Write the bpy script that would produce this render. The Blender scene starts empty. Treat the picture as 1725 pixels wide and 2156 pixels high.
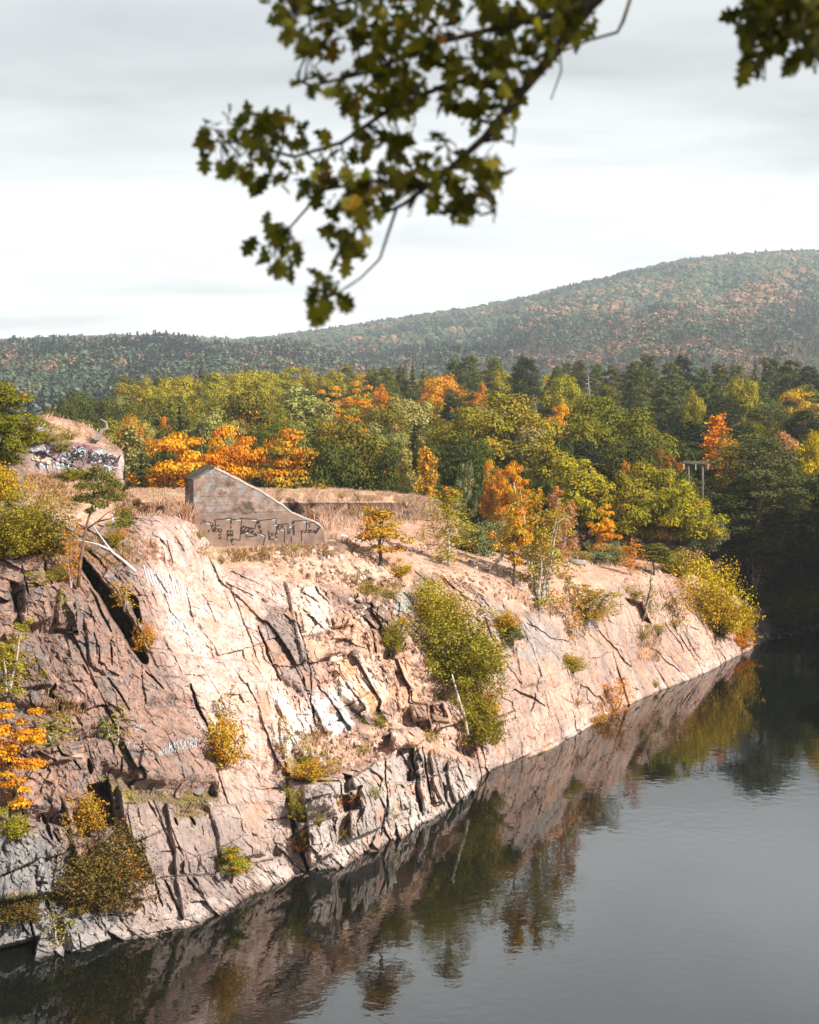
import bpy, math, random
import numpy as np
from mathutils import Vector

SC = bpy.context.scene
COL = SC.collection
R = math.radians
# ----------------------------------------------------------------- camera maths
F, CX, HY, CZ = 3600.0, 862.5, 800.0, 20.0      # photo measured on a 1725x2156 sheet, level camera, eye 20 m above the water
def P(x, y, Y):
    return ((x - CX) / F * Y, Y, CZ + (HY - y) / F * Y)
def sm(a, b, t):
    u = np.clip((t - a) / (b - a), 0, 1); return u * u * (3 - 2 * u)
SUN_AZ = Vector((0.83, -0.56, 0)).normalized()
SUN_EL = R(37)
SUN = Vector((SUN_AZ.x * math.cos(SUN_EL), SUN_AZ.y * math.cos(SUN_EL), math.sin(SUN_EL)))

# ----------------------------------------------------------------- numpy noise
def _h(ix, iy, iz, seed):
    h = (ix.astype(np.uint32) * np.uint32(374761393) + iy.astype(np.uint32) * np.uint32(668265263)
         + iz.astype(np.uint32) * np.uint32(2147483647) + np.uint32(seed * 977 + 13))
    h = (h ^ (h >> np.uint32(13))) * np.uint32(1274126177)
    h = (h ^ (h >> np.uint32(16))) * np.uint32(2246822519)
    return h ^ (h >> np.uint32(15))
def rnd(ix, iy, iz, seed):
    return _h(ix, iy, iz, seed).astype(np.float32) * np.float32(1 / 4294967295.0)
def vnoise(p, seed=0):
    i = np.floor(p).astype(np.int64); f = (p - i).astype(np.float32)
    f = f * f * f * (f * (f * 6 - 15) + 10)
    i = i.astype(np.int32)
    r = 0
    for dx in (0, 1):
        wx = f[:, 0] if dx else 1 - f[:, 0]
        for dy in (0, 1):
            wy = f[:, 1] if dy else 1 - f[:, 1]
            for dz in (0, 1):
                wz = f[:, 2] if dz else 1 - f[:, 2]
                r = r + wx * wy * wz * rnd(i[:, 0] + dx, i[:, 1] + dy, i[:, 2] + dz, seed)
    return r * 2 - 1
def fbm(p, octv=4, seed=0, gain=0.5):
    a, s, t = 1.0, 0, 0
    for o in range(octv):
        s = s + a * vnoise(p * (2.03 ** o) + 17.3 * o, seed + o); t += a; a *= gain
    return s / t
def worley(p, seed=0):
    """cell value, plane-tilt term, edge distance"""
    n = len(p); i0 = np.floor(p).astype(np.int32)
    d1 = np.full(n, 9e9, np.float32); d2 = np.full(n, 9e9, np.float32)
    val = np.zeros(n, np.float32); tilt = np.zeros(n, np.float32)
    for dx in (-1, 0, 1):
        for dy in (-1, 0, 1):
            for dz in (-1, 0, 1):
                a, b, c = i0[:, 0] + dx, i0[:, 1] + dy, i0[:, 2] + dz
                ox = p[:, 0] - a - rnd(a, b, c, seed); oy = p[:, 1] - b - rnd(a, b, c, seed + 1)
                oz = p[:, 2] - c - rnd(a, b, c, seed + 2)
                d = ox * ox + oy * oy + oz * oz
                m = d < d1
                d2 = np.where(m, d1, np.minimum(d2, d)); d1 = np.where(m, d, d1)
                mi = np.nonzero(m)[0]
                if len(mi):
                    aa, bb, cc = a[mi], b[mi], c[mi]
                    val[mi] = rnd(aa, bb, cc, seed + 3) * 2 - 1
                    tilt[mi] = (ox[mi] * (rnd(aa, bb, cc, seed + 4) - .5) + oy[mi] * (rnd(aa, bb, cc, seed + 5) - .5)) * 2
    return val, tilt, np.sqrt(d2) - np.sqrt(d1)

def bricks(a0, b0, w1, w2, seed):
    """staggered joint blocks: offset, tilt, distance to the joint (m), block ids"""
    a = a0 / w1; ia = np.floor(a); fa = (a - ia).astype(np.float32); ia = ia.astype(np.int32); z0 = np.zeros_like(ia)
    k = (.7 + .7 * rnd(ia, z0, z0, seed)) / w2; b = b0 * k + 9 * rnd(ia, z0 + 1, z0, seed)
    ib = np.floor(b); fb = (b - ib).astype(np.float32); ib = ib.astype(np.int32)
    v = rnd(ia, ib, z0 + 2, seed) * 2 - 1; v = np.sign(v) * np.abs(v) ** 2.0
    t = (fa - .5) * (rnd(ia, ib, z0 + 3, seed) - .5) * 2 + (fb - .5) * (rnd(ia, ib, z0 + 4, seed) - .5) * 2
    e = np.minimum(np.minimum(fa, 1 - fa) * w1, np.minimum(fb, 1 - fb) / k)
    return v, t, e, ia, ib
# ----------------------------------------------------------------- 2D sheet helpers
def in_poly(x, y, poly):
    c = np.zeros(x.shape, bool); n = len(poly)
    for k in range(n):
        x1, y1 = poly[k]; x2, y2 = poly[(k + 1) % n]
        if y1 == y2: continue
        c ^= ((y1 > y) != (y2 > y)) & (x < (x2 - x1) * (y - y1) / (y2 - y1) + x1)
    return c
def seg_d(x, y, pts, closed=False):
    d = np.full(x.shape, 1e9, np.float32); tt = np.zeros(x.shape, np.float32)
    m = len(pts) - (0 if closed else 1)
    for k in range(m):
        x1, y1 = pts[k]; x2, y2 = pts[(k + 1) % len(pts)]
        vx, vy = x2 - x1, y2 - y1
        t = np.clip(((x - x1) * vx + (y - y1) * vy) / (vx * vx + vy * vy + 1e-9), 0, 1)
        e = np.hypot(x - x1 - t * vx, y - y1 - t * vy)
        b = e < d; d = np.where(b, e, d); tt = np.where(b, (k + t) / m, tt)
    return d, tt
def near(x, y, pts, pad):
    a = np.array(pts)
    return np.nonzero((x > a[:, 0].min() - pad) & (x < a[:, 0].max() + pad) & (y > a[:, 1].min() - pad) & (y < a[:, 1].max() + pad))[0]
def pmask(x, y, poly, soft):
    """1 inside the polygon fading over soft px"""
    out = np.zeros(x.shape, np.float32)
    k = near(x, y, poly, soft)
    if len(k) == 0: return out
    d, _ = seg_d(x[k], y[k], poly, True)
    s = np.where(in_poly(x[k], y[k], poly), d, -d)
    out[k] = sm(-soft, soft, s); return out

# ----------------------------------------------------------------- the quarry face: distance of the rock along every sight line
WL = np.array([(-160, 2120), (-60, 2078), (0, 2052), (140, 2010), (230, 1985), (330, 1965), (400, 1950), (425, 1918), (520, 1890), (610, 1862), (645, 1835), (720, 1816),
      (780, 1797), (830, 1757), (880, 1741), (905, 1716), (960, 1690), (1003, 1667), (1014, 1640), (1100, 1600), (1180, 1566), (1260, 1526),
      (1330, 1481), (1400, 1446), (1500, 1411), (1570, 1386), (1600, 1357), (1640, 1346), (1725, 1330), (1850, 1318)], float)
def Wy(x): return np.interp(x, WL[:, 0], WL[:, 1])
def Yw(y): return F * CZ / (y - HY)
cp = []
for x, y in WL[::2]:
    Y = Yw(y); cp.append((x, y, Y)); cp.append((x, y + 90, Y - 3.0))
cp += [(-150, 1170, 70), (0, 1170, 72), (150, 1165, 73.5), (290, 1090, 80), (400, 1095, 82.5), (470, 1180, 83.2), (540, 1200, 83.4), (620, 1215, 84.5),
       (0, 1500, 64.5), (150, 1500, 66), (0, 1800, 60.5), (200, 1750, 63.5), (300, 1500, 69.5), (300, 1300, 74), (420, 1350, 75.5), (450, 1600, 70), (440, 1800, 66.5), (560, 1450, 75.5), (560, 1650, 72),
       (700, 1230, 85.5), (690, 1330, 82.6), (740, 1400, 81.8), (760, 1470, 80.2), (720, 1540, 78.2), (700, 1600, 75.2), (700, 1648, 71.9), (640, 1650, 72.2),
       (860, 1230, 91.5), (860, 1330, 87.6), (860, 1420, 85.6), (860, 1500, 83.2), (840, 1555, 79.6), (850, 1640, 76.9),
       (960, 1250, 94), (960, 1400, 89.6), (960, 1500, 86.6), (950, 1600, 83.2), (1040, 1290, 94.5), (1045, 1450, 90.3),
       (1150, 1290, 99.5), (1150, 1400, 96.3), (1250, 1250, 107.5), (1250, 1370, 103.5), (1350, 1250, 115), (1350, 1360, 111.2), (1450, 1240, 123), (1450, 1330, 119),
       (1530, 1290, 127), (1530, 1350, 123.2), (1585, 1345, 128.5), (1640, 1300, 137), (1725, 1270, 142), (1850, 1250, 145),
       # left hill above the brow
       (-150, 1000, 78), (-150, 880, 86), (0, 1050, 78), (0, 900, 86), (100, 1050, 79), (100, 1005, 82.6), (100, 940, 83.6), (130, 885, 88), (200, 1100, 78.3), (200, 1030, 82), (190, 1004, 83.4), (200, 945, 84.4),
       (225, 915, 88), (262, 1060, 82.5), (255, 1000, 84.5), (257, 955, 85.4),
       # the face carried on behind the plateau edge
       (470, 1000, 92), (620, 1050, 92), (860, 1080, 98), (1040, 1130, 101), (1250, 1130, 113), (1450, 1130, 128), (1620, 1150, 143), (1850, 1130, 151)]
CP = np.array(cp, float)
_s = np.array([1 / 100., 1 / 100.])
_A = CP[:, :2] * _s
def _tps(r2): return np.where(r2 > 0, 0.5 * r2 * np.log(np.maximum(r2, 1e-12)), 0)
_K = _tps(((_A[:, None] - _A[None]) ** 2).sum(-1)) + np.eye(len(CP)) * 0.004
_Q = np.hstack([np.ones((len(CP), 1)), _A])
_M = np.block([[_K, _Q], [_Q.T, np.zeros((3, 3))]])
_wt = np.linalg.solve(_M, np.concatenate([CP[:, 2], np.zeros(3)]))
def rbf(x, y):
    out = np.empty(x.shape)
    q = np.stack([x, y], 1) * _s
    for a in range(0, len(q), 40000):
        b = q[a:a + 40000]
        out[a:a + 40000] = _tps(((b[:, None] - _A[None]) ** 2).sum(-1)) @ _wt[:-3] + _wt[-3] + b @ _wt[-2:]
    return out
MOUND = np.array([(-160, 870), (0, 905), (40, 892), (70, 880), (95, 872), (120, 878), (150, 884), (185, 897), (215, 915), (235, 932), (255, 945), (262, 955), (264, 975), (262, 990), (257, 998), (262, 1010), (264, 1030), (272, 1045)], float)
LIP = [(262, 1030), (275, 1060), (290, 1084), (330, 1080), (400, 1090), (430, 1128), (462, 1168), (470, 1190), (480, 1230)]
ZPX = ([262, 700, 860, 1000, 1100, 1200, 1250, 1350, 1450, 1520, 1580, 1640, 1725, 1850], [11.6, 11.5, 10.3, 9.2, 8.5, 8.0, 7.2, 6.5, 5.2, 3.6, 2.2, 2.4, 3.2, 4])
TOPX = np.array([(268, 1031), (600, 1030), (700, 1030), (800, 1036), (880, 1044), (930, 1060), (960, 1090), (1000, 1120), (1060, 1140), (1120, 1150), (1200, 1160), (1300, 1172), (1400, 1190), (1450, 1205), (1500, 1225), (1560, 1262), (1600, 1285), (1660, 1275), (1725, 1250), (1850, 1225)], float)
def Ty(x):
    t = np.interp(x, TOPX[:, 0], TOPX[:, 1])
    xm = np.maximum.accumulate(MOUND[:, 0])
    m = np.interp(x, xm + np.arange(len(xm)) * 1e-4, MOUND[:, 1])
    return np.where(x < 264, m, t)

CRACKS = [  # (points, width px, depth m)
 ([(170, 1180), (205, 1228), (238, 1275), (268, 1325), (290, 1362), (304, 1392)], 25, 3.2), ([(258, 1240), (285, 1268), (296, 1310)], 12, 2.4),
 ([(402, 1440), (412, 1478), (424, 1505), (440, 1534)], 8, 1.5), ([(232, 1354), (237, 1380), (236, 1401)], 4.5, .9), ([(226, 1427), (246, 1452), (260, 1476), (275, 1495)], 5, 1.0),
 ([(305, 1416), (329, 1437), (344, 1450)], 4, .8), ([(117, 1440), (107, 1461), (124, 1476)], 10, 1.5), ([(130, 1474), (124, 1501)], 6, .9), ([(201, 1333), (205, 1378)], 4, .8), ([(171, 1401), (186, 1422)], 4, .6),
 ([(28, 1450), (64, 1463), (70, 1478), (90, 1500)], 3.5, .6), ([(117, 1566), (132, 1591), (150, 1596), (171, 1619)], 6, 1.0), ([(187, 1600), (190, 1628)], 13, 1.8), ([(235, 1566), (240, 1589)], 4, .7), ([(256, 1625), (258, 1593)], 4, .7),
 ([(351, 1856), (366, 1895), (386, 1936)], 8, 1.1), ([(325, 1840), (332, 1870), (341, 1909)], 5, .8), ([(212, 1940), (220, 1968)], 6, .8), ([(164, 1965), (168, 1996)], 4, .6), ([(86, 1712), (98, 1740), (108, 1768)], 9, 1.3), ([(112, 1752), (124, 1775)], 6, .9),
 ([(368, 1722), (376, 1735)], 6, .9), ([(400, 1718), (412, 1736)], 5, .8), ([(270, 1858), (362, 1847), (449, 1840), (500, 1822), (575, 1812)], 3.5, .6), ([(310, 1688), (330, 1720)], 4, .6), ([(270, 1690), (282, 1800), (300, 1860)], 3, .4),
 ([(867, 1578), (874, 1630), (880, 1668), (889, 1714)], 6, 1.6), ([(890, 1574), (898, 1630), (907, 1678)], 5.5, 1.6), ([(914, 1578), (922, 1630), (930, 1660)], 5, 1.3), ([(929, 1648), (942, 1686)], 11, 1.4),
 ([(598, 1606), (609, 1684), (621, 1757), (640, 1812), (648, 1840)], 9, 1.7), ([(545, 1318), (563, 1380), (592, 1431)], 6, .9), ([(660, 1485), (662, 1530)], 4, .9), ([(620, 1285), (651, 1398), (657, 1480)], 3.5, .6),
 ([(1083, 1453), (1112, 1466), (1149, 1487)], 5, .9), ([(1127, 1461), (1119, 1497)], 4, .7), ([(1261, 1326), (1300, 1374), (1330, 1403)], 4, .7), ([(1374, 1365), (1404, 1394), (1431, 1415)], 3.2, .6),
 ([(1224, 1440), (1262, 1470), (1275, 1488)], 4, .7), ([(1050, 1380), (1100, 1440)], 2.6, .3), ([(1110, 1310), (1160, 1345), (1200, 1352)], 3, .5), ([(1020, 1300), (1035, 1345)], 4, .7), ([(780, 1320), (800, 1400), (815, 1440)], 5, .9),
 ([(1440, 1330), (1462, 1375), (1475, 1390)], 2.6, .5), ([(1400, 1310), (1425, 1350), (1440, 1372)], 2.6, .5), ([(1480, 1280), (1500, 1320)], 3.5, .6), ([(20, 1240), (40, 1300)], 5, .9), ([(48, 1190), (60, 1250)], 5, .9), ([(88, 1175), (110, 1230)], 6, .8),
 ([(190, 1240), (215, 1290), (235, 1330)], 6, .9), ([(485, 1230), (520, 1330), (545, 1400)], 3, .5), ([(350, 1140), (365, 1190)], 3, .5), ([(1288, 1500), (1300, 1530)], 6, .8), ([(960, 1600), (985, 1660)], 4, .7), ([(700, 1720), (706, 1760)], 5, .8), ([(810, 1590), (815, 1700), (800, 1760)], 5, .9),
 ([(40, 1690), (60, 1760)], 4, .5), ([(95, 1880), (110, 1930)], 5, .7), ([(60, 1940), (75, 1990)], 5, .9)]
_r = random.Random(5)
for _ in range(70):
    cx = _r.uniform(0, 1540); cy = _r.uniform(Ty(np.array([cx]))[0] + 150, Wy(cx) - 15)
    L = _r.uniform(10, 38); a = R(_r.gauss(60, 14)) if cx < 1050 else R(_r.gauss(48, 16))
    if _r.random() < .2: a = R(_r.gauss(5, 12))
    q = [(cx + math.cos(a) * L * (t - .5) + _r.uniform(-3, 3), cy + math.sin(a) * L * (t - .5)) for t in (0, .33, .66, 1)]
    CRACKS.append((q, _r.uniform(1.2, 2.3), _r.uniform(.12, .35)))
RECESS = [  # polygons cut back by depth m, edge px
 ([(187, 1657), (226, 1643), (246, 1736), (196, 1747)], 2.6, 4), ([(720, 1631), (739, 1633), (748, 1660), (726, 1668)], 1.2, 3), ([(830, 1583), (854, 1566), (866, 1570), (878, 1614), (868, 1646), (832, 1652)], 1.3, 4),
 ([(702, 1677), (755, 1672), (764, 1702), (709, 1708)], 1.1, 5), ([(745, 1660), (760, 1655), (757, 1680)], .9, 3), ([(1316, 1262), (1350, 1268), (1366, 1311), (1340, 1309)], 1.8, 4), ([(0, 1995), (40, 1985), (78, 1975), (60, 2040), (0, 2060)], 2.2, 7),
 ([(20, 1225), (52, 1235), (50, 1290), (28, 1290)], 1.0, 4), ([(905, 1488), (930, 1480), (938, 1510), (910, 1515)], 1.0, 4), ([(700, 1345), (735, 1340), (740, 1360), (705, 1366)], .5, 3), ([(1225, 1430), (1205, 1445), (1215, 1465)], .5, 4)]
RAISE = [([(246, 1650), (300, 1680), (330, 1860), (262, 1740)], .7, 6), ([(320, 1085), (395, 1100), (470, 1190), (440, 1230), (330, 1170)], .4, 14), ([(625, 1215), (665, 1235), (700, 1330), (640, 1340)], .5, 6),
 ([(690, 1375), (770, 1360), (828, 1470), (770, 1500), (720, 1470)], .7, 10), ([(822, 1530), (880, 1540), (862, 1575), (830, 1580)], .7, 5), ([(868, 1485), (900, 1480), (905, 1515), (872, 1520)], .5, 4), ([(700, 1300), (738, 1295), (735, 1335), (700, 1340)], .5, 4),
 ([(615, 1650), (720, 1640), (700, 1800), (640, 1825)], .5, 6), ([(545, 1330), (590, 1420), (640, 1470), (650, 1400), (615, 1290), (570, 1290)], .35, 6), ([(965, 1650), (1005, 1620), (1012, 1660), (975, 1690)], .5, 5), ([(935, 1390), (960, 1430), (968, 1480), (945, 1470)], .4, 5),
 ([(735, 1642), (790, 1604), (826, 1594), (830, 1700), (800, 1745), (742, 1768)], 1.0, 3), ([(640, 1652), (716, 1642), (722, 1700), (700, 1800), (652, 1826)], .8, 3), ([(820, 1540), (872, 1530), (906, 1545), (880, 1568), (830, 1578)], .9, 3), ([(876, 1577), (886, 1573), (905, 1690), (893, 1712)], .8, 2.5), ([(908, 1580), (916, 1580), (938, 1690), (915, 1692)], .8, 2.5), ([(945, 1602), (990, 1616), (1010, 1660), (960, 1690), (946, 1650)], .9, 3), ([(866, 1487), (902, 1480), (906, 1512), (872, 1520)], .8, 3), ([(909, 1478), (935, 1475), (946, 1520), (916, 1520)], .7, 3),
 ([(688, 1302), (738, 1297), (738, 1317), (692, 1320)], .6, 2.5), ([(690, 1325), (736, 1323), (736, 1342), (700, 1346)], .5, 2.5), ([(745, 1270), (802, 1262), (804, 1275), (748, 1282)], .5, 2.5), ([(664, 1462), (700, 1450), (755, 1530), (690, 1553), (664, 1520)], .3, 8), ([(580, 1472), (655, 1452), (657, 1540), (600, 1598)], .35, 3), ([(600, 1225), (622, 1222), (655, 1380), (640, 1400)], .5, 4),
 ([(352, 1690), (376, 1688), (404, 1925), (388, 1938)], .5, 3), ([(-20, 1765), (78, 1742), (108, 1880), (-20, 1900)], .9, 4), ([(72, 1582), (128, 1570), (150, 1600), (84, 1612)], .6, 3), ([(30, 1245), (88, 1185), (112, 1300), (52, 1322)], .7, 4), ([(128, 1242), (168, 1262), (166, 1332), (120, 1322)], .7, 4), ([(180, 1300), (226, 1340), (222, 1420), (188, 1400)], .45, 4), ([(440, 1700), (520, 1690), (560, 1800), (470, 1815)], .45, 4), ([(130, 1930), (200, 1915), (230, 1975), (150, 2005)], .6, 3), ([(20, 1380), (80, 1370), (110, 1440), (40, 1450)], .6, 4), ([(300, 1560), (350, 1600), (350, 1650), (290, 1640)], .4, 4),
 ([(770, 1330), (790, 1326), (800, 1380), (782, 1392)], .6, 3), ([(806, 1400), (826, 1396), (834, 1440), (815, 1450)], .6, 3), ([(838, 1450), (855, 1446), (860, 1490), (842, 1496)], .6, 3), ([(1085, 1360), (1130, 1350), (1150, 1430), (1100, 1450)], .3, 4), ([(1190, 1400), (1240, 1390), (1260, 1480), (1210, 1490)], .3, 4), ([(1440, 1290), (1480, 1280), (1500, 1350), (1455, 1370)], .35, 4)]
TERR = [  # ledges: line, set-back m, tread px, fade px
 ([(605, 1646), (660, 1640), (720, 1634), (790, 1604), (835, 1576)], 1.7, 20, 75), ([(686, 1346), (750, 1340)], 1.0, 11, 45), ([(690, 1300), (745, 1282), (800, 1264)], 1.0, 11, 45), ([(200, 1640), (250, 1660), (300, 1684), (380, 1690), (465, 1682)], 1.1, 11, 60),
 ([(362, 1722), (445, 1714)], .7, 8, 30), ([(852, 1492), (900, 1486), (945, 1482)], 1.1, 13, 45), ([(822, 1534), (880, 1550), (930, 1582), (1000, 1612)], 1.2, 14, 55), ([(262, 1862), (362, 1848), (450, 1841), (600, 1806)], .5, 6, 40), ([(-20, 1495), (50, 1512), (110, 1522), (190, 1500)], .8, 10, 45),
 ([(1010, 1650), (1100, 1600), (1180, 1562), (1265, 1515)], .55, 8, 40), ([(550, 1432), (600, 1450), (645, 1478)], .5, 7, 35), ([(370, 1378), (470, 1392), (595, 1402)], .4, 5, 35), ([(1030, 1292), (1110, 1300), (1180, 1282), (1240, 1256)], 1.0, 13, 60), ([(90, 1560), (150, 1575), (230, 1560)], .8, 10, 45),
 ([(625, 1740), (690, 1728), (770, 1700)], .7, 9, 40), ([(840, 1655), (905, 1640), (960, 1622)], .7, 8, 30), ([(760, 1400), (830, 1392), (880, 1380)], .8, 9, 35), ([(620, 1232), (700, 1240), (790, 1258), (880, 1246)], .8, 12, 40), ([(-20, 1720), (60, 1735), (140, 1745)], .9, 10, 50), ([(100, 1900), (200, 1925), (300, 1915)], .6, 8, 35), ([(420, 1600), (500, 1622), (590, 1640)], .6, 8, 40), ([(1300, 1380), (1380, 1352), (1460, 1330)], .35, 5, 30), ([(1040, 1440), (1120, 1460), (1190, 1452)], .4, 5, 30), ([(300, 1500), (360, 1490), (430, 1500)], .4, 6, 30), ([(20, 1330), (90, 1345), (170, 1330)], .6, 8, 40)]
SAND = [([(520, 1190), (640, 1150), (760, 1160), (860, 1200), (880, 1240), (780, 1262), (700, 1235), (600, 1215)], 12), ([(640, 1340), (700, 1330), (790, 1385), (820, 1440), (780, 1385), (700, 1372), (660, 1400)], 8), ([(640, 1560), (720, 1540), (830, 1510), (850, 1560), (815, 1600), (720, 1625), (640, 1630), (605, 1610)], 10),
        ([(700, 1120), (860, 1130), (1000, 1170), (1200, 1180), (1420, 1205), (1480, 1240), (1400, 1235), (1290, 1228), (1230, 1262), (1130, 1288), (1040, 1262), (990, 1238), (880, 1205), (760, 1170)], 10), ([(860, 1400), (930, 1400), (945, 1470), (880, 1470)], 8), ([(830, 1525), (900, 1560), (960, 1580), (900, 1590)], 7), ([(95, 875), (190, 900), (240, 940), (130, 935)], 7), ([(60, 1010), (200, 1012), (250, 1060), (250, 1100), (150, 1110), (60, 1060)], 12), ([(410, 1150), (560, 1160), (690, 1140), (690, 1180), (560, 1200), (480, 1195)], 10), ([(708, 1682), (760, 1680), (762, 1700), (712, 1704)], 5)]
E1 = np.array([.48, .877, 0]); E2 = np.array([.46, -.25, -.852]); E3 = np.array([.745, -.41, .527])
def fld(p): return np.stack([p @ E1, p @ E2, p @ E3], 1)
def W3(x, y, Y): return np.stack([(x - CX) / F * Y, Y, CZ + (HY - y) / F * Y], 1)

def depth(x, y, detail=True, want=False):
    x = np.asarray(x, float).ravel(); y = np.asarray(y, float).ravel()
    face = rbf(x, y)
    zp = np.interp(x, *ZPX)
    dy = np.maximum(y - HY, 30.)
    plane = F * (CZ - zp) / dy
    kk = np.interp(x, [262, 500, 800, 1000, 1600], [1.5, 1.5, 3.5, 5, 4])
    g = np.maximum(face, plane) + 0.25 * np.maximum(kk - np.abs(face - plane), 0) ** 2 / kk      # rounded brow
    g = np.minimum(g, 165.)
    wob = 3 * np.sin(x * .021) + 2 * np.sin(x * .057 + 1) + 1.6 * vnoise(np.stack([x * .06, x * 0, x * 0], 1), 5)
    yf = 1094 + wob; bank = np.maximum(F * (CZ - 12.55 - .22 * vnoise(np.stack([x * .045, x * 0, x * 0], 1), 8)) / dy, F * (CZ - zp) / (yf - HY) - .6 + (yf - y) * (.03 + .25 * sm(790, 930, x)))
    bank = np.where((x < 940) & (y < 1094 + wob), bank, 1e9)
    g = np.minimum(g, bank)
    lx = np.array([a for a, b in LIP]); ly = np.array([b for a, b in LIP])
    hill = (x < 264) | ((x < 480) & (y > np.interp(x, lx, ly)))
    Y = np.where(hill, face, g)
    plat = (~hill) & (Y > face + 1.2)
    # region softness
    sand = np.zeros(x.shape, np.float32)
    n0 = None
    if detail:
        p0 = W3(x, y, Y)
        wx = x + 9 * fbm(p0 * .5, 3, 31); wy = y + 9 * fbm(p0 * .5, 3, 37)
    else: wx, wy = x, y
    for poly, s in SAND: sand = np.maximum(sand, pmask(wx, wy, poly, s))
    sand = np.maximum(sand, np.where(plat, np.where((y < 1096) & (y > 1056) & (x < 900), .45, .92), 0)).astype(np.float32)
    # big cut features
    dd = np.zeros(x.shape)
    wcx = x + (7 * fbm(p0 * .9, 4, 41, .6) if detail else 0); wcy = y + (5 * fbm(p0 * .9, 4, 43, .6) if detail else 0)
    crk = np.zeros(x.shape, np.float32)
    for pts, w, d in CRACKS:
        k = near(x, y, pts, w * 2 + 4)
        if not len(k): continue
        e, t = seg_d(wcx[k], wcy[k], pts)
        ww = w * (.35 + .65 * np.sin(np.pi * np.clip(t * .86 + .07, 0, 1)))
        m = 1 - sm(.3, .85, e / (ww if d > 2 else ww * .75))
        dd[k] = np.maximum(dd[k], (d if d > 2 else d * .5) * m); crk[k] = np.maximum(crk[k], m * min(1, w / 4))
    for pts, d, ri, de in TERR:
        k = near(wcx, wcy, pts, de + 4)
        if not len(k): continue
        ax = [a for a, b in pts]; h = np.interp(wcx[k], ax, [b for a, b in pts]) - wcy[k]
        dd[k] += d * sm(0, ri, h) * (1 - sm(ri, de, h)) * sm(ax[0], ax[0] + 18, wcx[k]) * (1 - sm(ax[-1] - 18, ax[-1], wcx[k]))
    for poly, d, s in RECESS: dd += d * pmask(wcx, wcy, poly, s)
    for poly, d, s in RAISE: dd -= d * pmask(wcx, wcy, poly, s)
    Y = Y + dd
    if detail:
        p = W3(x, y, Y); q = fld(p)
        amp = np.interp(x, [0, 280, 330, 560, 640, 1000, 1060, 1600], [1.0, .95, .5, .5, 1.1, 1.1, .42, .5]).astype(np.float32)
        low = sm(0, 120, y - (Wy(x) - 190)) * (x < 1000)
        amp = np.maximum(amp, .85 * low); amp = np.maximum(amp, 1.5 * sm(1600, 1640, x))
        amp = np.where((x < 262) & (y < 1010), .35, amp)
        a = amp * (1 - .85 * sand)
        q = q + .16 * np.stack([fbm(p * .7, 4, 3, .6), fbm(p * .7, 4, 5, .6), fbm(p * .7, 4, 7, .6)], 1)
        v1, t1, e1, ia, ib = bricks(q[:, 0] + .12 * q[:, 1], q[:, 1], 4.2, 7.0, 11)
        z0 = np.zeros_like(ia); th = (rnd(ia, ib, z0 + 7, 11) - .5) * 1.25; cs, sn = np.cos(th), np.sin(th); of = rnd(ia, ib, z0 + 8, 11) * 9
        qa, qb = q[:, 0] * cs - q[:, 1] * sn + of, q[:, 0] * sn + q[:, 1] * cs + of
        v2, t2, e2, ia, ib = bricks(qa, qb, 1.25, 2.1, 23); v5, t5, e5, ia, ib = bricks(qa + .3 * qb, qb, .42, .75, 29)
        v3, t3, e3 = worley(q / np.array([.40, .62, .4]), 37); v4, t4, e4 = worley(q / np.array([.15, .22, .15]), 47)
        jn = .12 + .88 * np.clip(fbm(p * .25, 3, 63) * 3 + .35, 0, 1); j5 = np.clip(fbm(p * .55, 3, 65) * 3 + .1, 0, 1)
        Y = Y + a * (.40 * v1 + .55 * t1 + .30 * v2 * jn + .46 * t2 + .085 * v5 * j5 + .16 * t5 * (.3 + .7 * j5) + .05 * v3 + .20 * t3 + .025 * v4 + .09 * t4)
        cm = np.clip(fbm(p * .35, 2, 61) * 2.2 + .25, 0, 1)
        cn = np.clip(fbm(p * .5, 2, 67) * 2.5 + .1, 0, 1)
        c2 = np.exp(-(e2 / .035) ** 2) * cm * .9; c1 = np.exp(-(e1 / .05) ** 2) * cn
        Y = Y + a * (.16 * c2 + .22 * c1)
        crk = np.maximum(crk, (a * np.maximum(c2 * .6, c1 * .7)).astype(np.float32))
        Y = Y + (.30 * fbm(p * .8, 4, 71) + .09 * fbm(p * 4.0, 3, 81) - .16 * np.abs(fbm(q * np.array([.9, .5, .9]), 3, 83))) * (.35 + .65 * a)
        # rubble on the loose ground
        vp, tp, ep = worley(p / np.array([.35, .5, .3]), 91)
        Y = Y - sand * (.10 * np.clip(vp - .35, 0, 1) * np.clip(ep * 4, 0, 1) + .10 * fbm(p * 1.3, 3, 95)) * np.where(plat & (y < 1060), .4, 1)
        if want: return Y, p, q, sand, crk, plat, (v1, v2, v3, e1, e2, e3)
    return Y
def spot(x, y):
    return Vector(P(x, y, float(depth([x], [y])[0])))

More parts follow.
